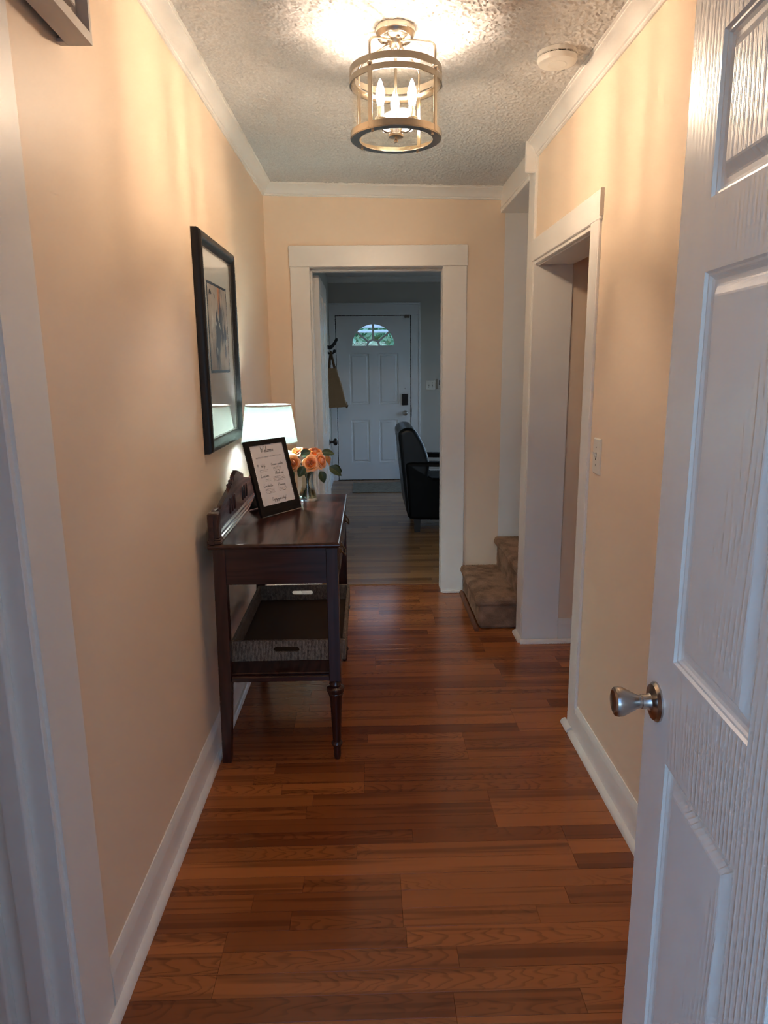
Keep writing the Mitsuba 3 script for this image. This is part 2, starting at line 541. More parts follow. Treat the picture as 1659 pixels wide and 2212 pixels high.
one('ceiling_living', bx(-.6, 3.3, bw1, 8.8, LZ, LZ + .2), 'plain_ceiling', 'flat ceiling of the front room', 'ceiling', kind='structure')
w1 = thing('window_1', 'side window of the front room', 'window', kind='structure')
for y0, y1 in ((5.2, 6.7), (6.7, 8.2)):
    part(w1, 'sash', cat(cb(3.14, 3.2, y0, y0 + .05, .55, 2.2), cb(3.14, 3.2, y1 - .05, y1, .55, 2.2), cb(3.14, 3.2, y0 + .05, y1 - .05, .55, .61), cb(3.14, 3.2, y0 + .05, y1 - .05, 2.14, 2.2), cb(3.15, 3.19, y0 + .05, y1 - .05, 1.36, 1.40)), 'white_smooth')
    for a, b in ((.61, 1.36), (1.40, 2.14)):
        part(w1, 'pane', trimesh.Trimesh([(3.168, y0 + .05, a), (3.168, y1 - .05, a), (3.168, y1 - .05, b), (3.168, y0 + .05, b)], [[0, 1, 2], [0, 2, 3]], process=False), 'clear_glass')

w2 = thing('window_2', 'window beside the front door', 'window', kind='structure')
for x0, x1 in ((1.25, 2.0), (2.0, 2.75)):
    part(w2, 'sash', cat(cb(x0, x0 + .05, 8.66, 8.72, .6, 2.2), cb(x1 - .05, x1, 8.66, 8.72, .6, 2.2), cb(x0 + .05, x1 - .05, 8.66, 8.72, .6, .66), cb(x0 + .05, x1 - .05, 8.66, 8.72, 2.14, 2.2), cb(x0 + .05, x1 - .05, 8.67, 8.71, 1.38, 1.42)), 'white_smooth')
    for a, b in ((.66, 1.38), (1.42, 2.14)):
        part(w2, 'pane', trimesh.Trimesh([(x0 + .05, 8.69, a), (x1 - .05, 8.69, a), (x1 - .05, 8.69, b), (x0 + .05, 8.69, b)], [[0, 1, 2], [0, 2, 3]], process=False), 'clear_glass')

# side room through the right-hand opening, and stairwell
one('wall_side_room', cat(bx(.964, 2.3, 3.352, 3.44, 0, 2.5), bx(2.2, 2.3, 2.2, 3.352, 0, 2.5), bx(.964, 2.3, 2.1, 2.2, 0, 2.5)), 'wall_paint', 'wall of the side room glimpsed through the right opening', 'wall', kind='structure')
one('ceiling_side_room', bx(.964, 2.3, 2.1, 3.44, 2.40, 2.5), 'plain_ceiling', 'ceiling of the side room', 'ceiling', kind='structure')
one('wall_stairwell', cat(bx(.80, 2.6, YB, YB + .16, 0, 4.4), bx(.964, 2.6, 3.36, 3.47, 0, 4.4), bx(2.5, 2.6, 3.44, YB, 0, 2.9), bx(2.5, 2.6, 3.44, YB, 4.1, 4.4)), 'white_smooth', 'white painted wall beside the carpeted stairs', 'wall', kind='structure')
one('ceiling_stairwell', cat(bx(XR + .18, 1.05, 3.47, YB, 2.25, 2.5), bx(.97, 2.6, 3.44, YB + .1, 4.3, 4.4), bx(1.0, 1.08, 3.44, YB, 2.4, 4.35)), 'white_smooth', 'white soffit above the foot of the stairs', 'ceiling', kind='structure')
one('wall_left_room', cat(bx(-2.1, -2.0, .1, 1.6, 0, 2.5), bx(-2.1, -.73, 1.35, 1.45, 0, 2.5), bx(-2.1, -.73, .05, .15, 0, 2.5), bx(-2.1, -.72, .05, 1.45, 2.3, 2.5)), 'wall_paint', 'walls of the room beyond the near left opening', 'wall', kind='structure')

# ------------------------------------------------------------------ mouldings
CROWN = [(-.004, -.064), (.006, -.064), (.010, -.060), (.010, -.054), (.015, -.051), (.017, -.045), (.020, -.038), (.026, -.028), (.034, -.019), (.043, -.013), (.047, -.011), (.047, -.006), (.053, -.004), (.053, .012), (-.004, .012)]
BASE = [(-.002, 0), (.013, 0), (.013, .092), (.011, .096), (.011, .102), (.008, .108), (.008, .112), (.004, .119), (.003, .123), (-.002, .123)]
QR = [(.010, 0.0006)] + [(.012 + .019 * math.cos(a), .0006 + .019 * math.sin(a)) for a in np.linspace(0, math.pi / 2, 7)] + [(.010, .0196)]


def along_left(prof, y0, y1, z):
    a, b = V([xl(y0), y0, z]), V([xl(y1), y1, z])
    d = (b - a) / np.linalg.norm(b - a)
    return sweep(prof, a, b, V([d[1], -d[0], 0]))


zl_, zr_ = zc(xl(3)), zc(XR)
t = thing('trim_1', 'white crown moulding along the left wall', 'crown moulding', kind='structure')
scene[t] = ply(along_left(CROWN, .27, YB, zl_), 'white_smooth', smooth=40)
t = thing('trim_2', 'white crown moulding along the right wall, ending before the stairs', 'crown moulding', kind='structure')
part(t, 'moulding', sweep(CROWN, [XR, .27, zr_], [XR, 3.345, zr_], [-1, 0, 0]), 'white_smooth', smooth=40)
part(t, 'end_block', cb(XR - .058, XR + .01, 3.345, 3.362, zr_ - .13, zr_ + .01, .004), 'white_smooth')
t = thing('trim_3', 'white crown moulding across the end wall', 'crown moulding', kind='structure')
scene[t] = ply(sweep([(a, b) for a, b in CROWN], [-.60, YB, zc(-.60)], [XR - .008, YB, zc(XR)], [0, -1, 0]), 'white_smooth', smooth=40)

t = thing('baseboard_left', 'white baseboard with shoe moulding along the left wall', 'baseboard', kind='structure')
part(t, 'board', cat(along_left(BASE, 1.292, YB, 0)), 'white_paint', smooth=30)
part(t, 'shoe_moulding', along_left(QR, 1.155, YB, 0), 'white_smooth', smooth=40)
t = thing('baseboard_right', 'white baseboard with shoe moulding along the right wall', 'baseboard', kind='structure')
part(t, 'board', sweep(BASE, [XR, .27, 0], [XR, 2.414, 0], [-1, 0, 0]), 'white_paint', smooth=30)
part(t, 'shoe_moulding', sweep(QR, [XR, .27, 0], [XR, 2.425, 0], [-1, 0, 0]), 'white_smooth', smooth=40)
part(t, 'shoe_moulding', sweep(QR, [XR - .003, 2.432, .004], [XR - .003, 2.515, .004], [-1, 0, 0]), 'white_smooth', smooth=40)
t = thing('baseboard_back', 'short white baseboard left of the doorway', 'baseboard', kind='structure')
part(t, 'board', sweep(BASE, [-.57, YB, 0], [-.43, YB, 0], [0, -1, 0]), 'white_paint', smooth=30)
t = thing('baseboard_side_room', 'white baseboard in the side room opening', 'baseboard', kind='structure')
part(t, 'board', sweep(BASE, [.962, 3.352, 0], [2.2, 3.352, 0], [0, -1, 0]), 'white_paint', smooth=30)
part(t, 'shoe_moulding', cat(sweep(QR, [.764, 3.341, 0], [2.2, 3.341, 0], [0, -1, 0]), sweep(QR, [.786, 3.335, 0], [.786, 3.475, 0], [-1, 0, 0])), 'white_smooth', smooth=40)

# casing of the end doorway
t = thing('trim_4', 'wide flat white casing around the end doorway', 'door casing', kind='structure')
cf = 4.152
part(t, 'side_board', cb(-.430, -.318, cf, YB + .002, 0, 1.957, .003), 'white_paint')
part(t, 'side_board', cb(.444, .583, cf, YB + .002, 0.0, 1.957, .003), 'white_paint')
part(t, 'head_board', cb(-.434, .587, cf - .002, YB + .002, 1.957, 2.073, .003), 'white_paint')
part(t, 'foot_block', cb(.452, .586, cf - .010, cf + .004, .0005, .018, .003), 'white_smooth')
part(t, 'jamb', cb(-.338, -.322, cf + .004, 4.352, 0, 1.968, .002), 'white_smooth')
part(t, 'jamb', cb(.452, .466, cf + .004, 4.352, 0, 1.968, .002), 'white_smooth')
part(t, 'head_jamb', cb(-.322, .452, cf + .004, 4.352, 1.956, 1.972, .002), 'white_smooth')
part(t, 'stop', cb(-.322, -.309, 4.235, 4.30, 0, 1.956, .002), 'white_smooth')
part(t, 'stop', cb(.4465, .452, 4.235, 4.30, 0, 1.956, .002), 'white_smooth')
part(t, 'head_stop', cb(-.309, .4465, 4.235, 4.30, 1.943, 1.956, .002), 'white_smooth')
one('trim_threshold', cb(-.32, .455, 4.335, 4.362, -.004, .0065, .002), 'oak_strip', 'light wood threshold strip in the end doorway', 'threshold', kind='structure')

# casing of the right opening and the post beside the stairs
t = thing('trim_5', 'flat white casing around the right opening', 'door casing', kind='structure')
cx0 = XR - .011
part(t, 'side_board', cb(cx0, XR + .002, 2.416, 2.505, 0.0, 1.876, .003), 'white_paint')
part(t, 'head_board', cb(cx0 - .001, XR + .002, 2.408, 3.372, 1.866, 1.962, .003), 'white_paint')
part(t, 'bare_edge', bx(cx0 - .002, XR, 2.4045, 2.4085, 1.878, 1.962), 'grey_box', label='unpainted edge at the corner')
part(t, 'jamb', cb(XR - .004, .962, 2.500, 2.512, 0, 1.866, .002), 'white_smooth')
part(t, 'jamb', cb(XR - .002, .962, 3.340, 3.354, 0, 1.866, .002), 'white_smooth')
part(t, 'head_jamb', cb(XR - .004, .962, 2.505, 3.352, 1.852, 1.868, .002), 'white_smooth')
part(t, 'head_stop', cb(XR + .012, XR + .02, 2.512, 3.340, 1.846, 1.853, .002), 'white_smooth')
t = thing('trim_6', 'white painted post boards between the right opening and the stairs', 'post casing', kind='structure')
part(t, 'board', cb(XR - .009, XR + .004, 3.362, 3.478, 0, zr_ + .01, .003), 'white_paint')
part(t, 'corner_strip', cb(XR - .013, XR + .002, 3.338, 3.364, 1.955, zr_ - .06, .003), 'white_smooth')
part(t, 'corner_strip', cb(XR - .008, XR + .002, 3.340, 3.360, 0, 1.870, .002), 'white_paint')
part(t, 'return_board', cb(XR - .004, .964, 3.468, 3.478, 0, 2.26, .002), 'white_paint')
t = thing('trim_7', 'white fascia board above the stair opening', 'fascia', kind='structure')
part(t, 'board', cb(XR - .012, XR + .004, 3.478, YB, 2.243, zr_ + .01, .003), 'white_paint')
part(t, 'bead', cb(XR - .018, XR - .008, 3.478, YB - .01, 2.262, 2.272, .003), 'white_smooth')
part(t, 'soffit', cb(XR - .002, 1.0, 3.478, YB, 2.243, 2.252, .001), 'white_smooth')

# casing and jamb at the near left opening
t = thing('trim_8', 'flat white casing and door jamb at the near left opening', 'door casing', kind='structure')
part(t, 'side_board', left_prism(1.150, 1.284, 0, 2.08, .02, .013), 'white_paint')
part(t, 'jamb', cb(-.76, xl(1.15) + .006, 1.136, 1.152, 0, 2.0, .002), 'white_smooth')
part(t, 'stop', rb(-.668, -.625, 1.118, 1.138, 0, 2.0, .006), 'white_paint', smooth=40)
part(t, 'stop', rb(-.735, -.700, 1.112, 1.138, 0, 2.0, .006), 'white_paint', smooth=40)
t = thing('trim_9', 'jamb of the entrance at the camera', 'door casing', kind='structure')
part(t, 'jamb', cat(cb(-.435, -.42, .13, .29, 0, 1.985), cb(.447, .46, .13, .29, 0, 1.985), cb(-.42, .447, .13, .29, 1.972, 1.987)), 'white_smooth')


# ------------------------------------------------------------------ panelled doors
def ring_mesh(x0, x1, z0, z1, steps, M):
    """A moulded panel: nested rectangles (inset, depth) with mitred corners, the last one filled. Local x right, z up, depth along +y."""
    v, f = [], []
    for ins, d in steps:
        v += [(x0 + ins, d, z0 + ins), (x1 - ins, d, z0 + ins), (x1 - ins, d, z1 - ins), (x0 + ins, d, z1 - ins)]
    for k in range(len(steps) - 1):
        for e in range(4):
            a, b = 4 * k + e, 4 * k + (e + 1) % 4
            f += [[a, b, b + 4], [a, b + 4, a + 4]]
    n = 4 * (len(steps) - 1)
    f += [[n, n + 1, n + 2], [n, n + 2, n + 3]]
    return moved(trimesh.Trimesh(v, f, process=False), M)


MOULD = [(0, 0), (.0025, .0045), (.0055, .005), (.008, .0085), (.0125, .0108), (.019, .0108), (.022, .0098), (.034, .002), (.037, .0012)]


def panel_door(key, w, h0, h1, th, panels, M, mat, mould=MOULD, holes=()):
    rects = [sbox(a, c, b, d) for a, b, c, d in panels]
    face = sbox(0, h0, w, h1).difference(shapely.union_all(rects + list(holes)))
    core = sbox(0, h0, w, h1).difference(shapely.union_all(list(holes))) if holes else sbox(0, h0, w, h1)
    L = frame_of(V([0, 0, 0]), V([1, 0, 0]), V([0, 0, 1]), V([0, 1, 0]))    # polygon plane -> local xz, extruded along y
    m = cat(moved(ext(face, .0112), L), moved(ext(core, th - .0112, .0112), L))
    part(key, 'slab', moved(m, M), mat)
    for a, b, c, d in panels:
        k = next(i for i, q in enumerate(mould) if q[1] == max(x[1] for x in mould)) + 2
        pk = part(key, 'panel', ring_mesh(a, b, c, d, mould[k - 1:], M), mat)
        m = ring_mesh(a, b, c, d, mould[:k], M)
        m.faces = m.faces[:-2]
        part(pk, 'moulding', m, 'white_smooth' if mat == 'door_skin' else mat)


# entrance door, open against the right wall
d2 = thing('door_2', 'white six panel entrance door standing open along the right wall', 'door', kind='structure')
dx = V([-.063, -1, 0]); dx /= np.linalg.norm(dx)
dyv = V([-dx[1], dx[0], 0])
M2 = frame_of(V([.489, 1.130, 0]), dx, dyv, V([0, 0, 1]))
s1, s2, s3, s4 = .109, .358, .462, .711
panel_door(d2, .82, .012, 1.962, .036, [(a, b, c, d) for a, b in ((s1, s2), (s3, s4)) for c, d in ((.195, .754), (.932, 1.526), (1.625, 1.834))], M2, 'door_skin')
kn = lathe([(0, 0), (.034, 0), (.034, .003), (.030, .008), (.015, .012), (.0125, .016), (.0125, .026), (.011, .027), (.011, .030), (.0125, .034), (.019, .047), (.0245, .058), (.0255, .066), (.024, .071), (.019, .0735), (.014, .0715), (0, .0705)], n=40)
kn = moved(kn, M2 @ frame_of(V([.052, 0, .835]), V([1, 0, 0]), V([0, 0, 1]), V([0, -1, 0])))
part(d2, 'knob', kn, 'steel_knob', smooth=35, label='brushed steel door knob')
part(d2, 'latch_plate', moved(cb(-.0008, .002, .006, .030, .806, .864, .0005), M2), 'steel_knob')

# door leaf opened into the front room
d3 = thing('door_3', 'white panelled door leaf opened into the front room', 'door', kind='structure')
M3 = frame_of(V([-.281, 5.135, 0]), V([0, -1, 0]), V([-1, 0, 0]), V([0, 0, 1]))
panel_door(d3, .755, .012, 1.94, .036, [(a, b, c, d) for a, b in ((.10, .335), (.42, .655)) for c, d in ((.20, .72), (.96, 1.84))], M3, 'leaf_door_paint')
part(d3, 'knob', moved(lathe([(0, 0), (.027, 0), (.025, .005), (.009, .008), (.008, .026), (.020, .030), (.027, .040), (.025, .052), (.012, .058), (0, .059)], n=24), M3 @ frame_of(V([.05, 0, .86]), V([1, 0, 0]), V([0, 0, 1]), V([0, -1, 0]))), 'black_satin', smooth=35, label='black round knob')
part(d3, 'key_plate', moved(cb(.030, .070, -.003, .001, .74, .93, .001), M3), 'white_smooth')

# front door with a fan window
d1 = thing('door_1', 'white front door with a half round fan window', 'door', kind='structure')
M1 = frame_of(V([-.365, 8.60, 0]), V([1, 0, 0]), V([0, 1, 0]), V([0, 0, 1]))
fcx, fz, fr = .4475, 1.640, .258
half = Point(fcx, fz).buffer(fr, 48).intersection(sbox(0, fz, 2, 3))
FM = [(0, 0), (.006, .006), (.012, .006), (.030, .0005)]
panel_door(d1, .895, .012, 1.992, .044, [(.155, .395, .945, 1.552), (.51, .75, .945, 1.552), (.165, .395, .225, .755), (.51, .74, .225, .755)], M1, 'front_door_paint', [(0, 0), (.006, .010), (.012, .011), (.020, .011), (.032, .003), (.036, .002)], [half])
L1 = M1 @ frame_of(V([0, 0, 0]), V([1, 0, 0]), V([0, 0, 1]), V([0, 1, 0]))
outer = Point(fcx, fz).buffer(fr + .030, 48).intersection(sbox(0, fz - .026, 2, 3))
part(d1, 'fan_frame', cat(moved(ext(outer.difference(half.buffer(-.004)), .008, -.007), L1)), 'front_door_paint')
inner_r = .072
mun = shapely.union_all([LineString([(fcx + (inner_r - .01) * math.cos(a), fz + (inner_r - .01) * math.sin(a)), (fcx + fr * math.cos(a), fz + fr * math.sin(a))]).buffer(.0115, cap_style='flat') for a in (math.radians(40), math.pi / 2, math.radians(140))] +
                        [Point(fcx, fz).buffer(inner_r + .011).difference(Point(fcx, fz).buffer(inner_r - .011)).intersection(sbox(0, fz, 2, 3))])
part(d1, 'muntins', moved(ext(mun.intersection(half), .016, -.002), L1), 'front_door_paint')


def sector(a0, a1, r0, r1):
    a = np.linspace(a0, a1, 14)
    return Polygon([(fcx + r1 * math.cos(x), fz + r1 * math.sin(x)) for x in a] + ([(fcx + r0 * math.cos(x), fz + r0 * math.sin(x)) for x in a[::-1]] if r0 > 0 else [(fcx, fz)]))


cuts = [0, math.radians(40), math.pi / 2, math.radians(140), math.pi]
for a, b in zip(cuts[:-1], cuts[1:]):
    vv, ff = trimesh.creation.triangulate_polygon(sector(a, b, inner_r, fr), engine='earcut')
    part(d1, 'pane', moved(trimesh.Trimesh(np.c_[vv, 0 * vv[:, 0] + .010], ff, process=False), L1), 'clear_glass')
vv, ff = trimesh.creation.triangulate_polygon(sector(0, math.pi, 0, inner_r), engine='earcut')
part(d1, 'pane', moved(trimesh.Trimesh(np.c_[vv, 0 * vv[:, 0] + .010], ff, process=False), L1), 'clear_glass')
kp = part(d1, 'keypad', moved(rb(.792, .864, -.026, 0, .930, 1.066, .006, 4), M1), 'black_satin', smooth=40, label='black keypad lock')
part(d1, 'knob', moved(lathe([(0, 0), (.033, 0), (.031, .008), (.013, .012), (.012, .03), (.024, .036), (.030, .046), (.028, .058), (.012, .064), (0, .0645)], n=28), M1 @ frame_of(V([.829, 0, .834]), V([1, 0, 0]), V([0, 0, 1]), V([0, -1, 0]))), 'steel_knob', smooth=35, label='round steel knob')
part(d1, 'bumper', moved(cb(.825, .885, -.02, 0, 1.965, 2.0, .002), M1), 'nickel_dark', label='small metal catch at the top corner')
part(d1, 'peephole', moved(lathe([(0, 0), (.006, 0), (.005, .003), (0, .003)], n=12), M1 @ frame_of(V([.829, 0, 1.13]), V([1, 0, 0]), V([0, 0, 1]), V([0, -1, 0]))), 'nickel_dark')
t = thing('trim_10', 'white casing around the front door', 'door casing', kind='structure')
part(t, 'side_board', cb(-.447, -.372, 8.597, LYF + .002, 0, 2.0, .003), 'front_door_paint')
part(t, 'side_board', cb(.538, .640, 8.597, LYF + .002, 0, 2.0, .003), 'front_door_paint')
part(t, 'head_board', cb(-.447, .640, 8.595, LYF + .002, 2.0, 2.125, .003), 'front_door_paint')
part(t, 'jamb', cat(bx(-.378, -.352, 8.646, 8.76, 0, 2.005), bx(.517, .543, 8.646, 8.76, 0, 2.005), bx(-.352, .517, 8.646, 8.76, 1.976, 2.007), bx(-.376, -.370, 8.60, 8.646, 0, 2.005), bx(.535, .541, 8.60, 8.646, 0, 2.005), bx(-.37, .535, 8.60, 8.646, 1.999, 2.006)), 'dark_leg')
part(t, 'edge_bead', cat(cb(.632, .652, 8.588, LYF, 0, 2.125, .004), cb(-.447, .652, 8.588, LYF, 2.12, 2.142, .004)), 'front_door_paint')
part(t, 'strike_plate', cb(.5385, .545, 8.592, 8.60, .79, .90, .002), 'black_satin')
one('trim_11', sweep(CROWN, [LX, LYF, LZ], [3.1, LYF, LZ], [0, -1, 0]), 'white_smooth', 'crown moulding above the front door', 'crown moulding', smooth=40, kind='structure')
one('trim_12', cb(-.375, .54, 8.585, 8.77, .002, .012, .002), 'dark_leg', 'dark sill under the front door', 'door sill', kind='structure')
one('baseboard_living', cat(sweep(BASE, [LX, 5.15, 0], [LX, 8.6, 0], [1, 0, 0]), sweep(BASE, [.655, LYF, 0], [3.1, LYF, 0], [0, -1, 0])), 'white_smooth', 'white baseboard of the front room', 'baseboard', smooth=30, kind='structure')

# ------------------------------------------------------------------ stairs
st = thing('staircase', 'carpeted stairs rising to the right beside the end wall', 'stairs', kind='structure')
rise = .180
X = [.578, .785, .992, 1.20, 1.41, 1.62, 1.83, 2.04, 2.25]


def noisy(m, a=.0035, size=.008, seed=0, f=160):
    m = m.copy()
    m = m.subdivide_to_size(size, max_iter=20)
    m.merge_vertices()
    n = m.vertex_normals
    m.vertices = m.vertices + n * (a * (meshkit.fbm(m.vertices * f, 2, seed) - .5))[:, None] * 2
    return m


for k in range(8):
    z0, z1 = rise * k, rise * (k + 1)
    y0 = 3.525 if k == 0 else 3.48
    body = rb(X[k] + .008, X[k + 1] + .05, y0, YB - .002, max(z0 - .05, .001), z1 - .004, .022, 5)
    nose = rb(X[k] - .012, X[k + 1] + .03, y0 - .012 if k == 0 else y0, YB - .002, z1 - .052, z1, .024, 5)
    if k < 2:
        part(st, 'riser', noisy(body, .002, .012, k), 'carpet', smooth=True)
        part(st, 'tread', noisy(nose, .003, .010, 5 + k), 'carpet', smooth=True)
    else:
        part(st, 'riser', body, 'carpet', smooth=True)
        part(st, 'tread', nose, 'carpet', smooth=True)
one('trim_stair_foot', sweep(QR, [.590, 3.50, .0], [.590, 4.15, .0], [-1, 0, 0]), 'stained_moulding', 'stained wooden shoe moulding at the foot of the stairs', 'moulding', smooth=40, kind='structure')

# ------------------------------------------------------------------ ceiling lantern
LXc, LYc = .101, 2.324
lz = zc(LXc)
lan = thing('ceiling_lantern', 'brushed nickel drum lantern with clear glass and three candle bulbs on the textured ceiling', 'ceiling lamp')
C0 = V([LXc, LYc, 0])


# upstairs window that lights the stairwell
w3 = thing('window_3', 'window at the head of the stairs', 'window', kind='structure')
part(w3, 'pane', trimesh.Trimesh([(2.55, 3.47, 2.9), (2.55, YB, 2.9), (2.55, YB, 4.1), (2.55, 3.47, 4.1)], [[0, 1, 2], [0, 2, 3]], process=False), 'clear_glass')


def at_l(m):
    m = m.copy(); m.apply_translation(C0); return m


part(lan, 'canopy', at_l(lathe([(0, lz - .002), (.060, lz - .002), (.060, lz - .016), (.057, lz - .019), (.054, lz - .028), (.047, lz - .034), (.030, lz - .036), (.024, lz - .034), (.021, lz - .040), (.018, lz - .050), (.012, lz - .058), (.008, lz - .061), (.0085, lz - .066), (.006, lz - .071), (0, lz - .071)], n=48)), 'nickel', smooth=35)
for k in range(3):
    a = math.radians(40 + 120 * k)
    part(lan, 'canopy_screw', at_l(moved(lathe([(0, -.003), (.005, -.002), (.005, .004), (0, .005)], n=12), frame_of(V([.036 * math.cos(a), .036 * math.sin(a), lz - .038]), V([1, 0, 0]), V([0, 1, 0]), V([0, 0, 1])))), 'nickel_dark', smooth=35)
Rr = .140


def band(r0, r1, z0, z1):
    return lathe([(r0, z0), (r1, z0), (r1, z1), (r0, z1), (r0, z0)], n=72)


part(lan, 'upper_ring', at_l(band(Rr - .004, Rr, 2.257, 2.276)), 'nickel', smooth=35)
part(lan, 'middle_ring', at_l(cat(band(Rr - .004, Rr + .0005, 2.231, 2.247), band(Rr - .016, Rr, 2.245, 2.247))), 'nickel', smooth=35)
part(lan, 'lower_ring', at_l(cat(band(Rr - .004, Rr, 2.083, 2.101), band(Rr - .027, Rr - .002, 2.081, 2.084))), 'nickel', smooth=35)
POST = [math.radians(-35 + 90 * k) for k in range(4)]
for a in POST:
    d = V([math.cos(a), math.sin(a), 0]); e = V([-d[1], d[0], 0])
    p = d * (Rr - .002)
    M = frame_of(p, e, d, V([0, 0, 1]))
    part(lan, 'post', at_l(moved(cb(-.0068, .0068, -.0025, .0025, 2.084, 2.246, .0008), frame_of(p, d, e, V([0, 0, 1])) @ np.diag([1, 1, 1, 1]) if False else frame_of(p, e, d, V([0, 0, 1])) )), 'nickel')
    part(lan, 'ball', at_l(trimesh.creation.icosphere(2, .0078).apply_translation(p + V([0, 0, 2.2525]))), 'nickel', smooth=True)
    part(lan, 'foot_screw', at_l(lathe([(0, 2.073), (.0034, 2.0745), (.0034, 2.082), (0, 2.082)], n=12).apply_translation(d * (Rr - .012))), 'nickel', smooth=35)
    part(lan, 'arm', at_l(tube(smooth_path([d * .016 + V([0, 0, lz - .038]), d * .05 + V([0, 0, lz - .045]), d * .100 + V([0, 0, lz - .059]), d * .126 + V([0, 0, lz - .069]), d * .136 + V([0, 0, lz - .080]), d * .137 + V([0, 0, lz - .095]), d * .137 + V([0, 0, 2.262])], 5), .0036, 8)), 'nickel', smooth=True)
part(lan, 'glass_drum', at_l(trimesh.creation.revolve([(Rr - .0065, 2.088), (Rr - .0065, 2.244)], sections=96)), 'lantern_glass', smooth=True)
part(lan, 'rod', at_l(tube([(0, 0, 2.09), (0, 0, lz - .06)], .0042, 10)), 'nickel', smooth=True)
part(lan, 'hub', at_l(lathe([(0, 2.074), (.004, 2.075), (.006, 2.080), (.003, 2.085), (.010, 2.087), (.022, 2.090), (.023, 2.096), (.020, 2.098), (.020, 2.121), (.014, 2.124), (0, 2.125)], n=36)), 'nickel', smooth=35)
for k in range(3):
    a = math.radians(-30 + 120 * k)
    d = V([math.cos(a), math.sin(a), 0]) * .055
    part(lan, 'branch', at_l(tube(smooth_path([d * .3 + V([0, 0, 2.105]), d * .65 + V([0, 0, 2.100]), d * .95 + V([0, 0, 2.108]), d + V([0, 0, 2.122])], 5), .003, 8)), 'nickel', smooth=True)
    sl = part(lan, 'candle_sleeve', at_l(lathe([(0, 2.116), (.0145, 2.118), (.0145, 2.132), (.0175, 2.134), (.0175, 2.137), (.011, 2.138), (.0105, 2.166), (0, 2.166)], n=28).apply_translation(d)), 'candle_sleeve', smooth=35)
    bl = part(lan, 'bulb', at_l(lathe([(0, 2.164), (.0080, 2.166), (.0105, 2.174), (.0135, 2.190), (.0142, 2.203), (.0139, 2.208), (0, 2.208)], n=14).apply_translation(d)), 'plastic_white', smooth=35, emitter=dict(type='area', radiance=rgb(*BULB)))
    part(bl, 'tip', at_l(lathe([(.0137, 2.2085), (.0110, 2.219), (.0070, 2.231), (.003, 2.241), (0, 2.244)], n=14).apply_translation(d)), 'plastic_white', smooth=True, emitter=dict(type='area', radiance=rgb(*[x * .14 for x in BULB])))

# ------------------------------------------------------------------ smoke detector
sd = thing('smoke_detector', 'round white smoke detector on the ceiling beside the right crown moulding', 'smoke detector')
sx, sy, sz = .627, 2.463, zc(.627)


def at_s(m):
    m = m.copy(); m.apply_translation([sx, sy, sz]); return m


part(sd, 'base', at_s(lathe([(0, .0), (.064, .0), (.064, -.011), (.062, -.012), (0, -.012)], n=64)), 'detector_white', smooth=30)
part(sd, 'vent', at_s(lathe([(0, -.012), (.0560, -.012), (.0560, -.0165), (0, -.0165)], n=64)), 'slot_dark', smooth=30)
for k in range(14):
    a = 2 * math.pi * k / 14
    part(sd, 'vent_rib', at_s(moved(bx(.0555, .0625, -.0014, .0014, -.0168, -.0118), trimesh.transformations.rotation_matrix(a, [0, 0, 1]))), 'detector_white')
part(sd, 'cover', at_s(lathe([(0, -.0165), (.0630, -.0165), (.0632, -.022), (.059, -.031), (.050, -.0345), (.030, -.0350), (.0295, -.0358), (.028, -.0350), (0, -.0352)], n=64)), 'detector_white', smooth=30)
part(sd, 'indicator', at_s(cat([trimesh.creation.icosphere(1, .0016).apply_translation((.028 + .006 * k, .044 - .002 * k, -.034)) for k in range(2)])), 'slot_dark')

# ------------------------------------------------------------------ framed print on the left wall
fp = thing('framed_print', 'black framed print with a pale mat behind glass, above the console table', 'picture')
py0, py1, pz0, pz1 = 2.462, 3.066, 1.100, 1.862
ang = math.atan2(.0076, 1)
FM_ = frame_of(V([xl(py0) + .001, py0, 0]), V([math.sin(ang), math.cos(ang), 0]), V([-math.cos(ang), math.sin(ang), 0]), V([0, 0, 1]))   # x along the wall, y into the wall
W_ = py1 - py0
FPROF = [(0, .0), (0, .018), (.004, .026), (.014, .031), (.028, .030), (.038, .024), (.044, .019), (.047, .014), (.047, .004), (.03, .0)]


def mitred(prof, x0, x1, z0, z1):
    """picture-frame moulding: profile (inset, height off the wall) around a rectangle; y points into the wall"""
    v, f = [], []
    n = len(prof)
    for e, (cx, cz, sx_, sz_) in enumerate(((x0, z0, 1, 1), (x1, z0, -1, 1), (x1, z1, -1, -1), (x0, z1, 1, -1))):
        v += [(cx + sx_ * a, -h, cz + sz_ * a) for a, h in prof]
    sides = []
    for e in range(4):
        g = []
        for i in range(n):
            j = (i + 1) % n
            a, b, c, d = e * n + i, ((e + 1) % 4) * n + i, ((e + 1) % 4) * n + j, e * n + j
            g += [[a, b, c], [a, c, d]]
        m = trimesh.Trimesh(v, g, process=False); m.remove_unreferenced_vertices(); sides.append(m)
    return sides


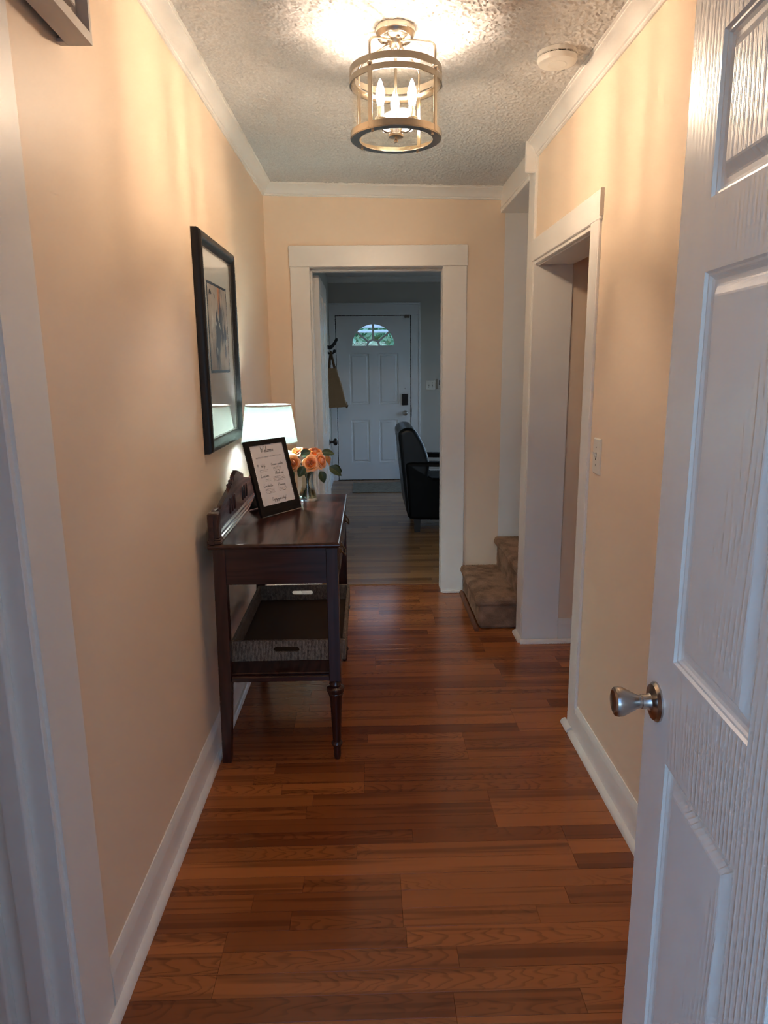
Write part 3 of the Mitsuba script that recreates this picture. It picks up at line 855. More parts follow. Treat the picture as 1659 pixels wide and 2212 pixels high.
for m in mitred(FPROF, 0, W_, pz0, pz1):
    part(fp, 'frame_side', moved(m, FM_), 'black_frame', smooth=35)
part(fp, 'mat', moved(bx(.03, W_ - .03, -.010, -.004, pz0 + .03, pz1 - .03), FM_), 'mat_board')
a0, a1, c0, c1 = .145, .462, 1.392, 1.700
am = moved(bx(a0, a1, -.0112, -.010, c0, c1), FM_)
q = am.vertices
part(fp, 'print_edge', moved(bx(a0 - .010, a1 + .010, -.0106, -.010, c0 - .010, c1 + .010), FM_), 'art_edge')
part(fp, 'print', am, 'art_print', uv=np.stack([(q[:, 1] - py0 - a0) / (a1 - a0), (q[:, 2] - c0) / (c1 - c0)], 1), label='small painted print in orange and dark blue')
part(fp, 'glass', moved(trimesh.Trimesh([(.04, -.015, pz0 + .04), (W_ - .04, -.015, pz0 + .04), (W_ - .04, -.015, pz1 - .04), (.04, -.015, pz1 - .04)], [[0, 1, 2], [0, 2, 3]], process=False), FM_), 'clear_glass')
part(fp, 'sight_edge', moved(cat(mitred([(.0445, .004), (.0445, .016), (.050, .016), (.050, .0115), (.047, .004)], 0, W_, pz0, pz1)), FM_), 'nickel_dark')

# ------------------------------------------------------------------ console table
ct = thing('console_table', 'dark mahogany console table with a carved back rail and lower shelf against the left wall', 'table')
tx0, tx1, ty0, ty1, tz = -.545, -.100, 2.262, 3.19, .820


def rounded_top(x0, x1, y0, y1, z0, z1):
    r = (z1 - z0) / 2
    p = []
    for a in np.linspace(-math.pi / 2, math.pi / 2, 7):
        o = r * math.cos(a) - r
        z = (z0 + z1) / 2 + r * math.sin(a)
        p += [(x0 - o, y0 - o, z), (x1 + o, y0 - o, z), (x0 - o, y1 + o, z), (x1 + o, y1 + o, z)]
    return hull(p)


part(ct, 'top', rounded_top(tx0, tx1, ty0, ty1, tz - .020, tz), 'mahogany_y', smooth=30)
lx0, lx1, rx0, rx1 = -.530, -.490, -.149, -.108
for ya, yb in ((ty0 + .014, ty0 + .055), (ty1 - .055, ty1 - .014)):
    # straight, slightly tapering legs at the wall; turned ones in front
    part(ct, 'leg', hull([(x, y_, tz - .020) for x in (lx0, lx1) for y_ in (ya, yb)] + [(x, y_, .30) for x in (lx0 - .003, lx1 - .004) for y_ in (ya, yb)] + [(x, y_, 0.0) for x in (lx0 - .012, lx1 - .022) for y_ in (ya + .003, yb - .003)]), 'mahogany_z')
    xm, ym = (rx0 + rx1) / 2, (ya + yb) / 2
    turned = lathe([(0, .310), (.014, .310), (.017, .306), (.021, .300), (.0225, .294), (.019, .288), (.024, .286), (.031, .281), (.032, .274), (.030, .266), (.0255, .262), (.027, .258), (.025, .252), (.0215, .240), (.0195, .20), (.0155, .10), (.0145, .072), (.018, .068), (.0205, .062), (.018, .055), (.014, .052), (.013, .030), (.0115, .006), (.009, 0), (0, 0)], (xm, ym, 0), 28)
    part(ct, 'leg', cat(cb(rx0, rx1, ya, yb, .310, tz - .020, .002), turned), 'mahogany_z', smooth=30)
part(ct, 'side_apron', cb(lx1 - .002, rx0 + .002, ty0 + .020, ty0 + .042, .672, tz - .020, .001), 'mahogany_x')
part(ct, 'side_apron', cb(lx1 - .002, rx0 + .002, ty1 - .042, ty1 - .020, .672, tz - .020, .001), 'mahogany_x')
part(ct, 'back_apron', cb(lx0 + .004, lx0 + .024, ty0 + .05, ty1 - .05, .672, tz - .020, .001), 'mahogany_y')
part(ct, 'drawer_rail', cat(cb(rx1 - .024, rx1 - .004, ty0 + .05, ty1 - .05, .672, .684, .001), cb(rx1 - .024, rx1 - .004, ty0 + .05, ty1 - .05, tz - .030, tz - .020, .001)), 'mahogany_y')
dw = part(ct, 'drawer', cb(rx1 - .022, rx1 + .003, ty0 + .062, ty1 - .062, .687, tz - .032, .003), 'mahogany_y')
for yy in (2.47, 2.98):
    part(dw, 'pull', cat(tube(smooth_path([(rx1 + .004, yy - .04, .748), (rx1 + .016, yy - .036, .735), (rx1 + .019, yy, .722), (rx1 + .016, yy + .036, .735), (rx1 + .004, yy + .04, .748)], 5), .003, 8),
                         lathe([(0, 0), (.012, 0), (.008, .004), (0, .005)], (rx1 + .003, yy - .04, .748), 14, [1, 0, 0]), lathe([(0, 0), (.012, 0), (.008, .004), (0, .005)], (rx1 + .003, yy + .04, .748), 14, [1, 0, 0])), 'dark_brass', smooth=35)
part(ct, 'shelf', cb(lx0 + .006, rx1 - .006, ty0 + .036, ty1 - .036, .322, .3385, .002), 'mahogany_y')
part(ct, 'shelf_rail', cb(lx1 - .004, rx0 + .002, ty0 + .018, ty0 + .034, .312, .332, .003), 'mahogany_x')
part(ct, 'shelf_rail', cb(lx1 - .004, rx0 + .002, ty1 - .034, ty1 - .018, .312, .332, .003), 'mahogany_x')
# carved back rail
ym = (ty0 + ty1) / 2
ha = [(0, .005), (0, .105), (.052, .105), (.055, .112), (.105, .112), (.118, .100), (.150, .110), (.30, .138), (.325, .142), (.325, .156), (.345, .156), (.347, .150), (.360, .150), (.362, .166), (.385, .166), (.388, .160), (.398, .160), (.400, .174), (.416, .180), (.424, .174), (.434, .182), (.446, .186), (.455, .182), (.464, .190)]
hw = (ty1 - ty0) / 2
prof = [(ty0 + a, tz - .006 + b) for a, b in ha] + [(ty1 - a, tz - .006 + b) for a, b in ha[::-1]]
YZ = frame_of(V([0, 0, 0]), V([0, 1, 0]), V([0, 0, 1]), V([1, 0, 0]))
part(ct, 'back_rail', moved(ext(Polygon(prof), .016, -.536), YZ), 'mahogany_y')
part(ct, 'rail_moulding', sweep([(0, 0), (.040, 0), (.040, .006), (.034, .008), (.034, .013), (.028, .016), (.026, .022), (.020, .026), (.020, .030), (0, .030)], [-.540, ty0 + .006, tz - .001], [-.540, ty1 - .006, tz - .001], [1, 0, 0]), 'mahogany_y', smooth=25)
for ya, yb in ((ty0 + .002, ty0 + .05), (ty1 - .05, ty1 - .002)):
    part(ct, 'end_block', cat(cb(-.545, -.497, ya, yb, tz - .001, tz + .012, .003), cb(-.543, -.500, ya + .002, yb - .002, tz + .011, tz + .019, .003), cb(-.541, -.503, ya + .003, yb - .003, tz + .018, tz + .105, .004)), 'mahogany_z')
for yy in (2.55, 2.60, 2.645, 2.82, 2.865, 2.91):
    part(ct, 'carved_flute', moved(lathe([(0, 0), (.004, .002), (.0055, .03), (.004, .058), (0, .06)], n=10), frame_of(V([-.5195, yy, tz + .045]), V([1, 0, 0]), V([0, 1, 0]), V([0, 0, 1]))), 'mahogany_z', smooth=True)

# ------------------------------------------------------------------ welcome sign
sg = thing('welcome_sign', 'black framed welcome notice with handwritten headings leaning back on the console table', 'sign')
ph, th = math.radians(55.757), math.radians(14.965)
r_ = V([math.cos(ph), math.sin(ph), 0]); nb = V([-math.sin(ph), math.cos(ph), 0])
up = V([0, 0, 1]) * math.cos(th) + nb * math.sin(th)
yb_ = np.cross(up, r_)
SM = frame_of(V([-.4185, 2.661, .8242]), r_, yb_, up)    # x right, y into the sheet, z up
SW, SH = .240, .302
BL, BT, BB = .0225, .020, .040
fr_ = sbox(0, 0, SW, SH).difference(sbox(BL, BB, SW - BL, SH - BT))
LXZ = frame_of(V([0, 0, 0]), V([1, 0, 0]), V([0, 0, 1]), V([0, 1, 0]))


def sgn(m, M=None):
    return moved(m, SM @ (LXZ if M is None else M))


part(sg, 'frame', sgn(ext(fr_, .011, -.001)), 'black_frame')
part(sg, 'back_board', sgn(ext(sbox(.004, .004, SW - .004, SH - .004), .004, .006)), 'black_satin')
part(sg, 'sheet', sgn(ext(sbox(BL - .003, BB - .003, SW - BL + .003, SH - BT + .003), .001, .003)), 'paper')
e0 = SM @ V([SW / 2, .010, SH * .62, 1]); foot = V([e0[0] - .098 * math.sin(ph) * 1.0, e0[1] + .098 * math.cos(ph), tz + .001])
ed = foot - e0[:3]; ed /= np.linalg.norm(ed)
part(sg, 'easel_leg', hull([p + s * r_ * w for p, w in ((e0[:3], .02), (foot + V([0, 0, .002]), .032)) for s in (-1, 1)] + [p + s * r_ * w + V([.0025, -.0025, .001]) for p, w in ((e0[:3], .02), (foot + V([0, 0, .002]), .032)) for s in (-1, 1)]), 'black_satin')

# single-stroke script, x-height 1
G = {
    'W': (2.3, [[(0, 2.5), (.25, .1), (.8, 1.7), (1.25, .05), (1.75, 2.2), (2.1, 2.7)]]),
    'e': (.95, [[(.0, .4), (.55, .6), (.65, .95), (.35, 1.0), (.15, .45), (.4, .02), (.95, .25)]]),
    'l': (.75, [[(0, .2), (.45, 1.5), (.5, 2.4), (.25, 2.3), (.2, .4), (.4, .0), (.75, .25)]]),
    'c': (.85, [[(.65, .85), (.4, 1.0), (.12, .5), (.35, .02), (.85, .25)]]),
    'o': (.95, [[(.4, 1.0), (.1, .5), (.35, .02), (.65, .5), (.42, 1.0), (.7, .8), (.95, .85)]]),
    'm': (1.5, [[(0, .8), (.12, 1.0), (.15, 0)], [(.15, .5), (.4, 1.0), (.55, .8), (.57, 0)], [(.57, .5), (.85, 1.0), (1.0, .8), (1.02, .15), (1.2, .02), (1.5, .3)]]),
    'n': (1.1, [[(0, .8), (.12, 1.0), (.15, 0)], [(.15, .5), (.45, 1.0), (.62, .8), (.64, .15), (.8, .02), (1.1, .3)]]),
    'i': (.6, [[(.1, .7), (.22, 1.0), (.22, .2), (.35, .0), (.6, .3)], [(.25, 1.45), (.3, 1.55)]]),
    'f': (.75, [[(.65, 2.3), (.45, 2.5), (.3, 2.0), (.3, -.9), (.12, -1.0), (.2, -.2), (.75, .5)]]),
    't': (.7, [[(.3, 2.1), (.25, .25), (.4, 0), (.7, .3)], [(.0, 1.5), (.6, 1.6)]]),
    'a': (1.0, [[(.6, .9), (.35, 1.0), (.1, .45), (.3, .02), (.58, .5), (.62, 1.0), (.6, .25), (.75, .0), (1.0, .3)]]),
    's': (.8, [[(0, .2), (.4, 1.05), (.3, .8), (.55, .35), (.35, .0), (.1, .1)], [(.35, .0), (.8, .3)]]),
    'y': (1.0, [[(.05, 1.0), (.15, .3), (.4, .2), (.65, 1.0), (.6, -.8), (.35, -1.2), (.25, -.8), (1.0, .3)]]),
    'g': (1.0, [[(.6, .9), (.35, 1.0), (.1, .5), (.3, .1), (.6, .5), (.65, 1.0), (.6, -.8), (.35, -1.2), (.25, -.8), (1.0, .3)]]),
    'u': (1.05, [[(.05, 1.0), (.1, .25), (.3, .0), (.58, .4), (.62, 1.0), (.62, .2), (.78, .0), (1.05, .3)]]),
    'd': (1.0, [[(.6, .9), (.35, 1.0), (.1, .45), (.3, .02), (.58, .5), (.68, 2.4), (.62, .25), (.78, .0), (1.0, .3)]]),
    'r': (.8, [[(.0, .6), (.2, 1.1), (.3, .9), (.55, .85), (.5, .2), (.6, 0), (.8, .3)]]),
    'h': (1.05, [[(0, .2), (.4, 1.6), (.4, 2.4), (.2, 2.2), (.15, 0)], [(.15, .5), (.45, 1.0), (.6, .8), (.62, .15), (.78, .02), (1.05, .3)]]),
    'k': (1.0, [[(0, .2), (.4, 1.6), (.4, 2.4), (.2, 2.2), (.15, 0)], [(.15, .5), (.55, 1.05), (.5, .65), (.25, .5), (.6, .05), (1.0, .3)]]),
    'v': (.95, [[(.05, 1.0), (.25, .0), (.6, 1.0), (.95, .95)]]),
    'j': (.6, [[(.1, .7), (.25, 1.0), (.2, -.8), (.0, -1.2), (-.1, -.8), (.6, .3)], [(.28, 1.45), (.33, 1.55)]]),
    'p': (1.0, [[(.1, 1.0), (.15, -1.1)], [(.15, .5), (.4, 1.0), (.62, .6), (.4, .02), (.2, .1), (1.0, .3)]]),
    'H': (1.7, [[(.15, 2.4), (.15, 0)], [(1.0, 2.5), (.95, .2), (1.2, 0), (1.6, .4)], [(-.1, 1.1), (1.3, 1.4)]]),
    'L': (1.5, [[(.7, 2.2), (.5, 2.5), (.3, 1.8), (.25, .2), (0, .1), (.5, .15), (1.0, .0), (1.4, .3)]]),
    'C': (1.4, [[(1.0, 2.0), (.75, 2.5), (.25, 1.7), (.2, .5), (.6, .0), (1.3, .4)]]),
    'P': (1.5, [[(.25, 2.3), (.2, -.1)], [(.0, 1.9), (.6, 2.5), (1.2, 2.0), (.9, 1.2), (.25, 1.1)]]),
    'E': (1.3, [[(1.0, 2.2), (.6, 2.5), (.3, 2.0), (.6, 1.4), (.2, .8), (.3, .1), (.8, .0), (1.2, .4)]]),
    '!': (.5, [[(.4, 2.4), (.25, .6)], [(.2, .1), (.22, .0)]]), ' ': (.6, []),
}


def script(text, size, cx_, z_, wmax=None, pen=.00075):
    """handwriting centred at cx_ on the baseline z_, on the sheet"""
    W = sum(G[c][0] for c in text)
    sx_ = size * .9 if wmax is None else wmax / W
    x0, polys = cx_ - W * sx_ / 2, []
    for c in text:
        for s in G[c][1]:
            p = smooth_path(s, 4)
            p = V([[x0 + (q[0] + .12 * q[1]) * sx_, z_ + q[1] * size] for q in p])
            polys.append(LineString(p).buffer(pen, 3))
        x0 += G[c][0] * sx_
    return ext(shapely.union_all(polys).simplify(.0001), .0005, .0026)


SX = lambda u: BL + u * (SW - 2 * BL)
SZ = lambda v: SH - BT - v * (SH - BT - BB)
PW = SW - 2 * BL
part(sg, 'writing', sgn(script('Welcome', .0092, SX(.50), SZ(.125), .38 * PW, .0009)), 'ink', label='handwritten heading Welcome')
tm = meshkit.text_mesh("WELCOME TO JENNIE'S VINTAGE COTTAGE", .0042, .0004)
tm.apply_scale([.76 * PW / (tm.bounds[1][0] - tm.bounds[0][0]), 1, 1])
tm.apply_translation([SX(.12) - tm.bounds[0][0], SZ(.215), 0])
part(sg, 'writing', moved(tm, SM @ frame_of(V([0, .0029, 0]), V([1, 0, 0]), V([0, 0, 1]), V([0, -1, 0]))), 'ink', label='small printed line of welcome')
for tx, u, v_, w, sz_ in (('Wifi', .28, .365, .13, .0048), ('House guides', .70, .36, .36, .0046), ('Location', .26, .535, .24, .0050), ('Check out', .71, .515, .27, .0048), ('Contacts', .285, .70, .27, .0050), ('Privacy', .70, .715, .23, .0048), ('Enjoy your stay!', .53, .94, .43, .0054)):
    part(sg, 'writing', sgn(script(tx, sz_, SX(u), SZ(v_), w * PW, .00062)), 'ink', label='handwritten heading ' + tx.rstrip('!'))
wi = [Point(SX(.13), SZ(.352)).buffer(r * .0028 + .0007, 24).difference(Point(SX(.13), SZ(.352)).buffer(r * .0028 - .0007, 24)).intersection(Polygon([(SX(.13), SZ(.352)), (SX(.13) - .02, SZ(.352) + .02), (SX(.13) + .02, SZ(.352) + .02)])) for r in (1, 2, 3)] + [Point(SX(.13), SZ(.352)).buffer(.0011)]
part(sg, 'writing', sgn(ext(shapely.union_all(wi), .0005, .0026)), 'ink', label='wireless signal symbol')
r3 = random.Random(5)
for u, w, rows in ((.285, .27, (.415, .44)), (.68, .25, (.40, .422, .445)), (.33, .16, (.575, .60)), (.70, .42, (.555, .578, .60, .623)), (.32, .28, (.735, .758, .782, .806)), (.71, .26, (.755, .778, .80))):
    p = []
    for k, v_ in enumerate(rows):
        ww = w * r3.uniform(.72, 1.0)
        x = u - w / 2
        while x < u - w / 2 + ww:                # too small to read in the photograph: broken fine lines
            d = r3.uniform(.015, .05)
            p.append(sbox(SX(x), SZ(v_) - .0007, SX(min(x + d, u + w / 2)), SZ(v_) + .0006))
            x += d + .008
    part(sg, 'fine_print', sgn(ext(shapely.union_all(p), .0004, .0027)), 'ink', kind='stuff')

# ------------------------------------------------------------------ table lamp
tl = thing('table_lamp', 'lit table lamp with a white tapered shade behind the welcome sign', 'lamp')
lx, ly = -.427, 3.02


def at_t(m):
    m = m.copy(); m.apply_translation([lx, ly, 0]); return m


part(tl, 'base', at_t(lathe([(0, tz + .0005), (.062, tz + .0005), (.062, tz + .010), (.050, tz + .016), (.022, tz + .022), (.016, tz + .035), (.030, tz + .06), (.042, tz + .10), (.036, tz + .15), (.018, tz + .185), (.012, tz + .20), (.012, tz + .215), (0, tz + .215)], n=40)), 'ceramic', smooth=35)
part(tl, 'socket', at_t(lathe([(0, tz + .214), (.014, tz + .214), (.014, tz + .262), (.010, tz + .266), (0, tz + .266)], n=24)), 'lamp_metal', smooth=35)
part(tl, 'harp', at_t(cat(tube(smooth_path([(s * .012, 0, tz + .225), (s * .04, 0, tz + .26), (s * .046, 0, tz + .33), (s * .03, 0, tz + .395), (0, 0, tz + .410)], 6), .0014, 6) for s in (-1, 1))), 'lamp_metal', smooth=True)
part(tl, 'bulb', at_t(lathe([(0, tz + .264), (.011, tz + .266), (.014, tz + .29), (.028, tz + .328), (.030, tz + .345), (.026, tz + .365), (.015, tz + .377), (0, tz + .381)], n=18)), 'ceramic', smooth=True, emitter=dict(type='area', radiance=rgb(*SHADE_BULB)))
z0s, z1s, r0s, r1s = 1.078, 1.243, .1215, .0985
part(tl, 'shade', at_t(trimesh.creation.revolve([(r0s, z0s), (r1s, z1s)], sections=96)), 'shade_fabric', smooth=True)
part(tl, 'shade_trim', at_t(cat(lathe([(r0s - .0016, z0s - .001), (r0s + .0012, z0s - .001), (r0s + .0007, z0s + .006), (r0s - .0016, z0s + .006), (r0s - .0016, z0s - .001)], n=72), lathe([(r1s - .0016, z1s - .005), (r1s + .0012, z1s - .005), (r1s + .0012, z1s + .001), (r1s - .0016, z1s + .001), (r1s - .0016, z1s - .005)], n=72))), 'plastic_white', smooth=35)
part(tl, 'spider', at_t(cat([tube([(0, 0, tz + .410), (math.cos(a) * r1s, math.sin(a) * r1s, z1s - .003)], .0011, 6) for a in (.3, .3 + 2.094, .3 + 4.189)])), 'lamp_metal', smooth=True)

# ------------------------------------------------------------------ vase with roses
vc = V([-.270, 3.035, tz])
vs = thing('glass_vase', 'clear waisted glass vase of water holding the roses beside the sign', 'vase')


def at_v(m):
    m = m.copy(); m.apply_translation(vc); return m


vprof = [(.043, .002), (.043, .010), (.038, .030), (.030, .060), (.0265, .085), (.028, .110), (.034, .135), (.042, .152)]
vp = smooth_path([(r, z) for r, z in vprof], 4)
part(vs, 'glass', at_v(lathe([(0, .001)] + [(r, z) for r, z in vp] + [(r - .0028, z) for r, z in vp[::-1] if z > .0125] + [(0, .0125)], n=72)), 'solid_glass', smooth=35)
inner = [(0, .0132)] + [(r - .0034, z) for r, z in vp if .0135 < z < .060]
inner += [(0, inner[-1][1])]
part(vs, 'water', at_v(lathe(inner, n=56)), 'water', smooth=35, label='greenish yellow water')


def petal(r0, r1, r2, h, half, phi, droop=0., nu=11, nt=10, ruf=.0008):
    """a curved petal round the bud's axis: radius r0 at the foot, r1 at two thirds, r2 at the rim"""
    v, uv = [], []
    for t in np.linspace(0, 1, nt):
        w = .40 + .60 * math.sin(math.pi * (.08 + .56 * t))
        for u in np.linspace(-1, 1, nu):
            tt = t * (1 - .20 * abs(u) ** 2.4)
            a = phi + u * half * w
            r = r0 * (1 - tt) * (1 - 1.5 * tt) + r1 * tt * (1 - tt) * 4.5 + r2 * tt * (1.5 * tt - .5) * 2 / 2 * 1.0 if False else np.interp(tt, [0, .25, .5, .66, .82, .93, 1], [r0, r0 + .62 * (r1 - r0), r0 + .9 * (r1 - r0), r1, r1 + .38 * (r2 - r1), r1 + .75 * (r2 - r1), r2])
            r += ruf * math.sin(4 * u + phi * 7) * tt + .0012 * u * u * tt
            z = h * (tt - droop * max(0., tt - .66) ** 2 * 3)
            v.append((r * math.cos(a), r * math.sin(a), z)); uv.append((u * .5 + .5, tt))
    f = []
    for i in range(nt - 1):
        for j in range(nu - 1):
            a = i * nu + j
            f += [[a, a + 1, a + nu + 1], [a, a + nu + 1, a + nu]]
    return trimesh.Trimesh(v, f, process=False), V(uv)


def basis(n):
    n = V(n, float); n /= np.linalg.norm(n)
    a = np.cross([0, 0, 1.], n)
    a = a / np.linalg.norm(a) if np.linalg.norm(a) > .05 else V([1., 0, 0])
    return a, np.cross(n, a), n


def leaf_mesh(base, d, n, L, W, bend=.25):
    d = V(d, float); d /= np.linalg.norm(d)
    n = V(n, float); n -= (n @ d) * d; n /= np.linalg.norm(n)
    s = np.cross(n, d)
    v, uv, f = [], [], []
    nt, nu = 9, 5
    for t in np.linspace(0, 1, nt):
        w = W * (math.sin(math.pi * t ** .8) ** .8 if 0 < t < 1 else .02)
        for u in np.linspace(-1, 1, nu):
            v.append(V(base) + d * L * t + s * u * w / 2 + n * (-bend * L * t * t + .18 * w * abs(u)))
            uv.append((u * .5 + .5, t))
    for i in range(nt - 1):
        for j in range(nu - 1):
            a = i * nu + j
            f += [[a, a + 1, a + nu + 1], [a, a + nu + 1, a + nu]]
    return trimesh.Trimesh(v, f, process=False), V(uv)


ROSES = [   # head, facing, scale, label, leaves
    ((-.248, 2.955, .998), (.10, -1, .38), 1.06, 'peach rose facing the camera at the middle of the bouquet', [((-.276, 2.945, .985), (-.35, -.3, -.75), (.15, -1, .25), .050, .038)]),
    ((-.196, 2.985, 1.004), (.85, -.55, .30), 1.0, 'peach rose turned to the right, beside the middle one', [((-.170, 3.00, .975), (.75, -.1, -.5), (.25, -1, .45), .066, .040), ((-.205, 2.96, .962), (.28, -.15, -.9), (.3, -1, .2), .054, .036)]),
    ((-.232, 3.025, 1.043), (.15, -.55, 1), 1.0, 'topmost peach rose of the bouquet', [((-.290, 2.985, 1.026), (.8, .0, .42), (-.2, -1, .25), .046, .036), ((-.205, 3.04, 1.03), (1, .1, .02), (.1, -.8, .6), .058, .036)]),
    ((-.326, 2.96, .996), (-.15, -1, .05), 1.06, 'peach rose half hidden by the edge of the sign, in front', [((-.335, 2.95, .97), (.1, -.3, -.9), (.1, -1, .2), .05, .036)]),
    ((-.318, 3.035, 1.044), (-.35, -.5, .9), .95, 'peach rose under the lampshade', [((-.34, 3.06, 1.02), (-.7, .3, .3), (0, -.6, .8), .05, .034)]),
    ((-.172, 3.07, 1.000), (1, .25, .30), .8, 'small peach rose at the right end of the bouquet', [((-.165, 3.04, .968), (.9, .3, -.42), (.1, -1, .4), .062, .036)]),
    ((-.285, 3.10, 1.035), (-.1, .7, .8), .9, 'peach rose at the back of the bouquet', []),
]
for k, (h, n, s, lab, lv) in enumerate(ROSES):
    t = thing('rose', lab, 'rose', 'roses in the glass vase')
    A, B, N = basis(n)
    M = frame_of(V(h) - N * .022 * s, A * s, B * s, N * s)
    rr = random.Random(20 + k)
    bud, buv = [], []
    for i in range(10):
        o = i / 9
        m, uv = petal(.0015 + .002 * o, .0035 + .0115 * o, .0012 + .0118 * o, .031 - .003 * o, 1.35 - .35 * o, 2.4 * i + rr.random(), 0, 9, 8, .0003)
        bud.append(m); buv.append(uv)
    part(t, 'bud', moved(cat(bud), M), 'petal', smooth=True, uv=np.vstack(buv))
    for i in range(13):
        o = i / 12
        m, uv = petal(.004, .016 + .014 * o, .0165 + .0245 * o + .002 * rr.random(), .0285 - .0125 * o, .88 - .10 * o, 2.4 * i + .4 * rr.random(), .2 + 1.5 * o)
        part(t, 'petal', moved(m, M), 'petal', smooth=True, uv=uv)
    part(t, 'calyx', moved(lathe([(0, -.012), (.004, -.010), (.008, -.002), (.007, .004), (0, .006)], n=12), M), 'stem', smooth=True)
    hd = V(h) - N * .03 * s
    dirn = vc[:2] - hd[:2]
    foot = vc + V([dirn[0] * .22 + .008 * math.cos(k * 2.1), dirn[1] * .22 + .008 * math.sin(k * 2.1), .016])
    neck = vc + V([-dirn[0] * .20, -dirn[1] * .20, .118])
    part(t, 'stem', tube(smooth_path([hd, hd * .45 + neck * .55 + V([0, 0, -.004]), neck, (neck + foot) / 2, foot], 5), .0021, 8), 'stem', smooth=True)
    for b_, d_, n_, L_, W_l in lv:
        m, uv = leaf_mesh(b_, d_, n_, L_, W_l)
        part(t, 'leaf', m, 'leaf', smooth=True, uv=uv)

# ------------------------------------------------------------------ woven tray on the lower shelf
tr = thing('woven_tray', 'brown woven tray with cut-out handles on the lower shelf of the console table', 'tray')
ax0, ax1, ay0, ay1, az0, az1 = -.515, -.094, 2.402, 3.068, .3390, .4165


def slot(y, cx_, z_, w=.096, h=.021):
    s = LineString([(cx_ - w / 2 + h / 2, z_), (cx_ + w / 2 - h / 2, z_)]).buffer(h / 2, 10)
    return s


for y_, nm in ((ay0, 'near'), (ay1 - .012, 'far')):
    pl = sbox(ax0, az0, ax1, az1).buffer(-.003).buffer(.003).difference(slot(y_, -.312, .3815))
    part(tr, 'end_panel', moved(ext(pl, .012), frame_of(V([0, y_, 0]), V([1, 0, 0]), V([0, 0, 1]), V([0, 1, 0]))), 'woven')
part(tr, 'side_panel', cb(ax0, ax0 + .012, ay0 + .012, ay1 - .012, az0, az1, .002), 'woven')
part(tr, 'side_panel', cb(ax1 - .012, ax1, ay0 + .012, ay1 - .012, az0, az1, .002), 'woven')
part(tr, 'base', cb(ax0 + .010, ax1 - .010, ay0 + .010, ay1 - .010, az0 + .001, az0 + .010, .001), 'woven_lining')

# ------------------------------------------------------------------ light switches
def switch(key, M, n=1):
    w = .072 if n == 1 else .116
    hgt = .122 if n == 1 else .115
    part(key, 'plate', moved(hull([(x, -d, z) for x, z, d in [(sx_ * (w / 2 - i), sz_ * (hgt / 2 - i), d) for i, d in ((0, 0), (0, .003), (.004, .0065)) for sx_ in (-1, 1) for sz_ in (-1, 1)]]), M), 'plastic_white')
    for k in range(n):
        ox = 0 if n == 1 else (-.023, .023)[k]
        part(key, 'slot', moved(bx(ox - .0052, ox + .0052, -.0068, -.006, -.0125, .0125), M), 'slot_dark')
        part(key, 'toggle', moved(hull([(ox + s * .0042, -.0068, z) for s in (-1, 1) for z in (-.006, .009)] + [(ox + s * .0036, -.018, z) for s in (-1, 1) for z in (.009, .015)]), M), 'plastic_white')
        for z in (-.0303, .0303):
            part(key, 'screw', moved(lathe([(0, 0), (.0034, 0), (.0025, .0012), (0, .0014)], n=12), M @ frame_of(V([ox, -.0062, z]), V([1, 0, 0]), V([0, 0, 1]), V([0, -1, 0]))), 'nickel_dark', smooth=35)


sw = thing('light_switch', 'single white light switch on the peach wall near the open door', 'light switch')
switch(sw, frame_of(V([XR, 2.335, 1.092]), V([0, -1, 0]), V([1, 0, 0]), V([0, 0, 1])))
sw = thing('light_switch', 'double white light switch beside the front door', 'light switch')
switch(sw, frame_of(V([.780, LYF, 1.167]), V([1, 0, 0]), V([0, 1, 0]), V([0, 0, 1])), 2)
tk = thing('thermostat', 'small grey wall control panel half hidden by the doorway edge', 'wall control')
part(tk, 'case', rb(.862, .945, LYF - .024, LYF, 1.125, 1.242, .006, 4), 'grey_box', smooth=40)
for k in range(4):
    part(tk, 'button', cb(.878, .93, LYF - .0262, LYF - .0235, 1.168 + .016 * k, 1.177 + .016 * k, .001), 'slot_dark')

# ------------------------------------------------------------------ box on the left wall, top corner
wb = thing('wall_box', 'grey boxed unit with a recessed front high on the left wall', 'wall box')
by0, by1, bz0, bz1, bx1 = 1.02, 1.525, 2.018, 2.325, .062
X0 = xl(1.3)
WBM = frame_of(V([X0, 0, 0]), V([1, 0, 0]), V([0, 1, 0]), V([0, 0, 1]))
part(wb, 'bottom', cat(cb(.014, bx1, by0, by1, bz0, bz0 + .008, .001), cb(0.001, .014, by1 - .022, by1, bz0, bz0 + .008, .001)), 'grey_box') ; scene[wb + '__bottom'] = ply(moved(cat(cb(.016, bx1, by0, by1, bz0, bz0 + .008, .001), cb(0.001, .017, by1 - .018, by1, bz0, bz0 + .008, .001)), WBM), 'grey_box')
part(wb, 'side', moved(cb(.001, bx1, by1 - .008, by1, bz0 + .007, bz1, .001), WBM), 'grey_box')
part(wb, 'side', moved(cb(.001, bx1, by0, by0 + .008, bz0 + .007, bz1, .001), WBM), 'grey_box')
part(wb, 'front_frame', moved(ext(sbox(by0, bz0, by1, bz1).difference(sbox(by0 + .02, bz0 + .02, by1 - .010, bz1 - .02)), .004, bx1 - .002), WBM @ YZ), 'grey_box')
part(wb, 'front_panel', moved(cb(.036, .042, by0 + .008, by1 - .008, bz0 + .008, bz1 - .008, .001), WBM), 'grey_box')
part(wb, 'front_rail', moved(cb(.042, .056, by0 + .05, by1 - .05, bz0 + .045, bz0 + .060, .002), WBM), 'grey_box')
part(wb, 'inner_case', moved(cb(.001, .034, by0 + .02, by1 - .024, bz0 + .03, bz1 - .02, .001), WBM), 'slot_dark')
part(wb, 'top', moved(cb(.001, bx1, by0, by1, bz1, bz1 + .008, .001), WBM), 'grey_box')

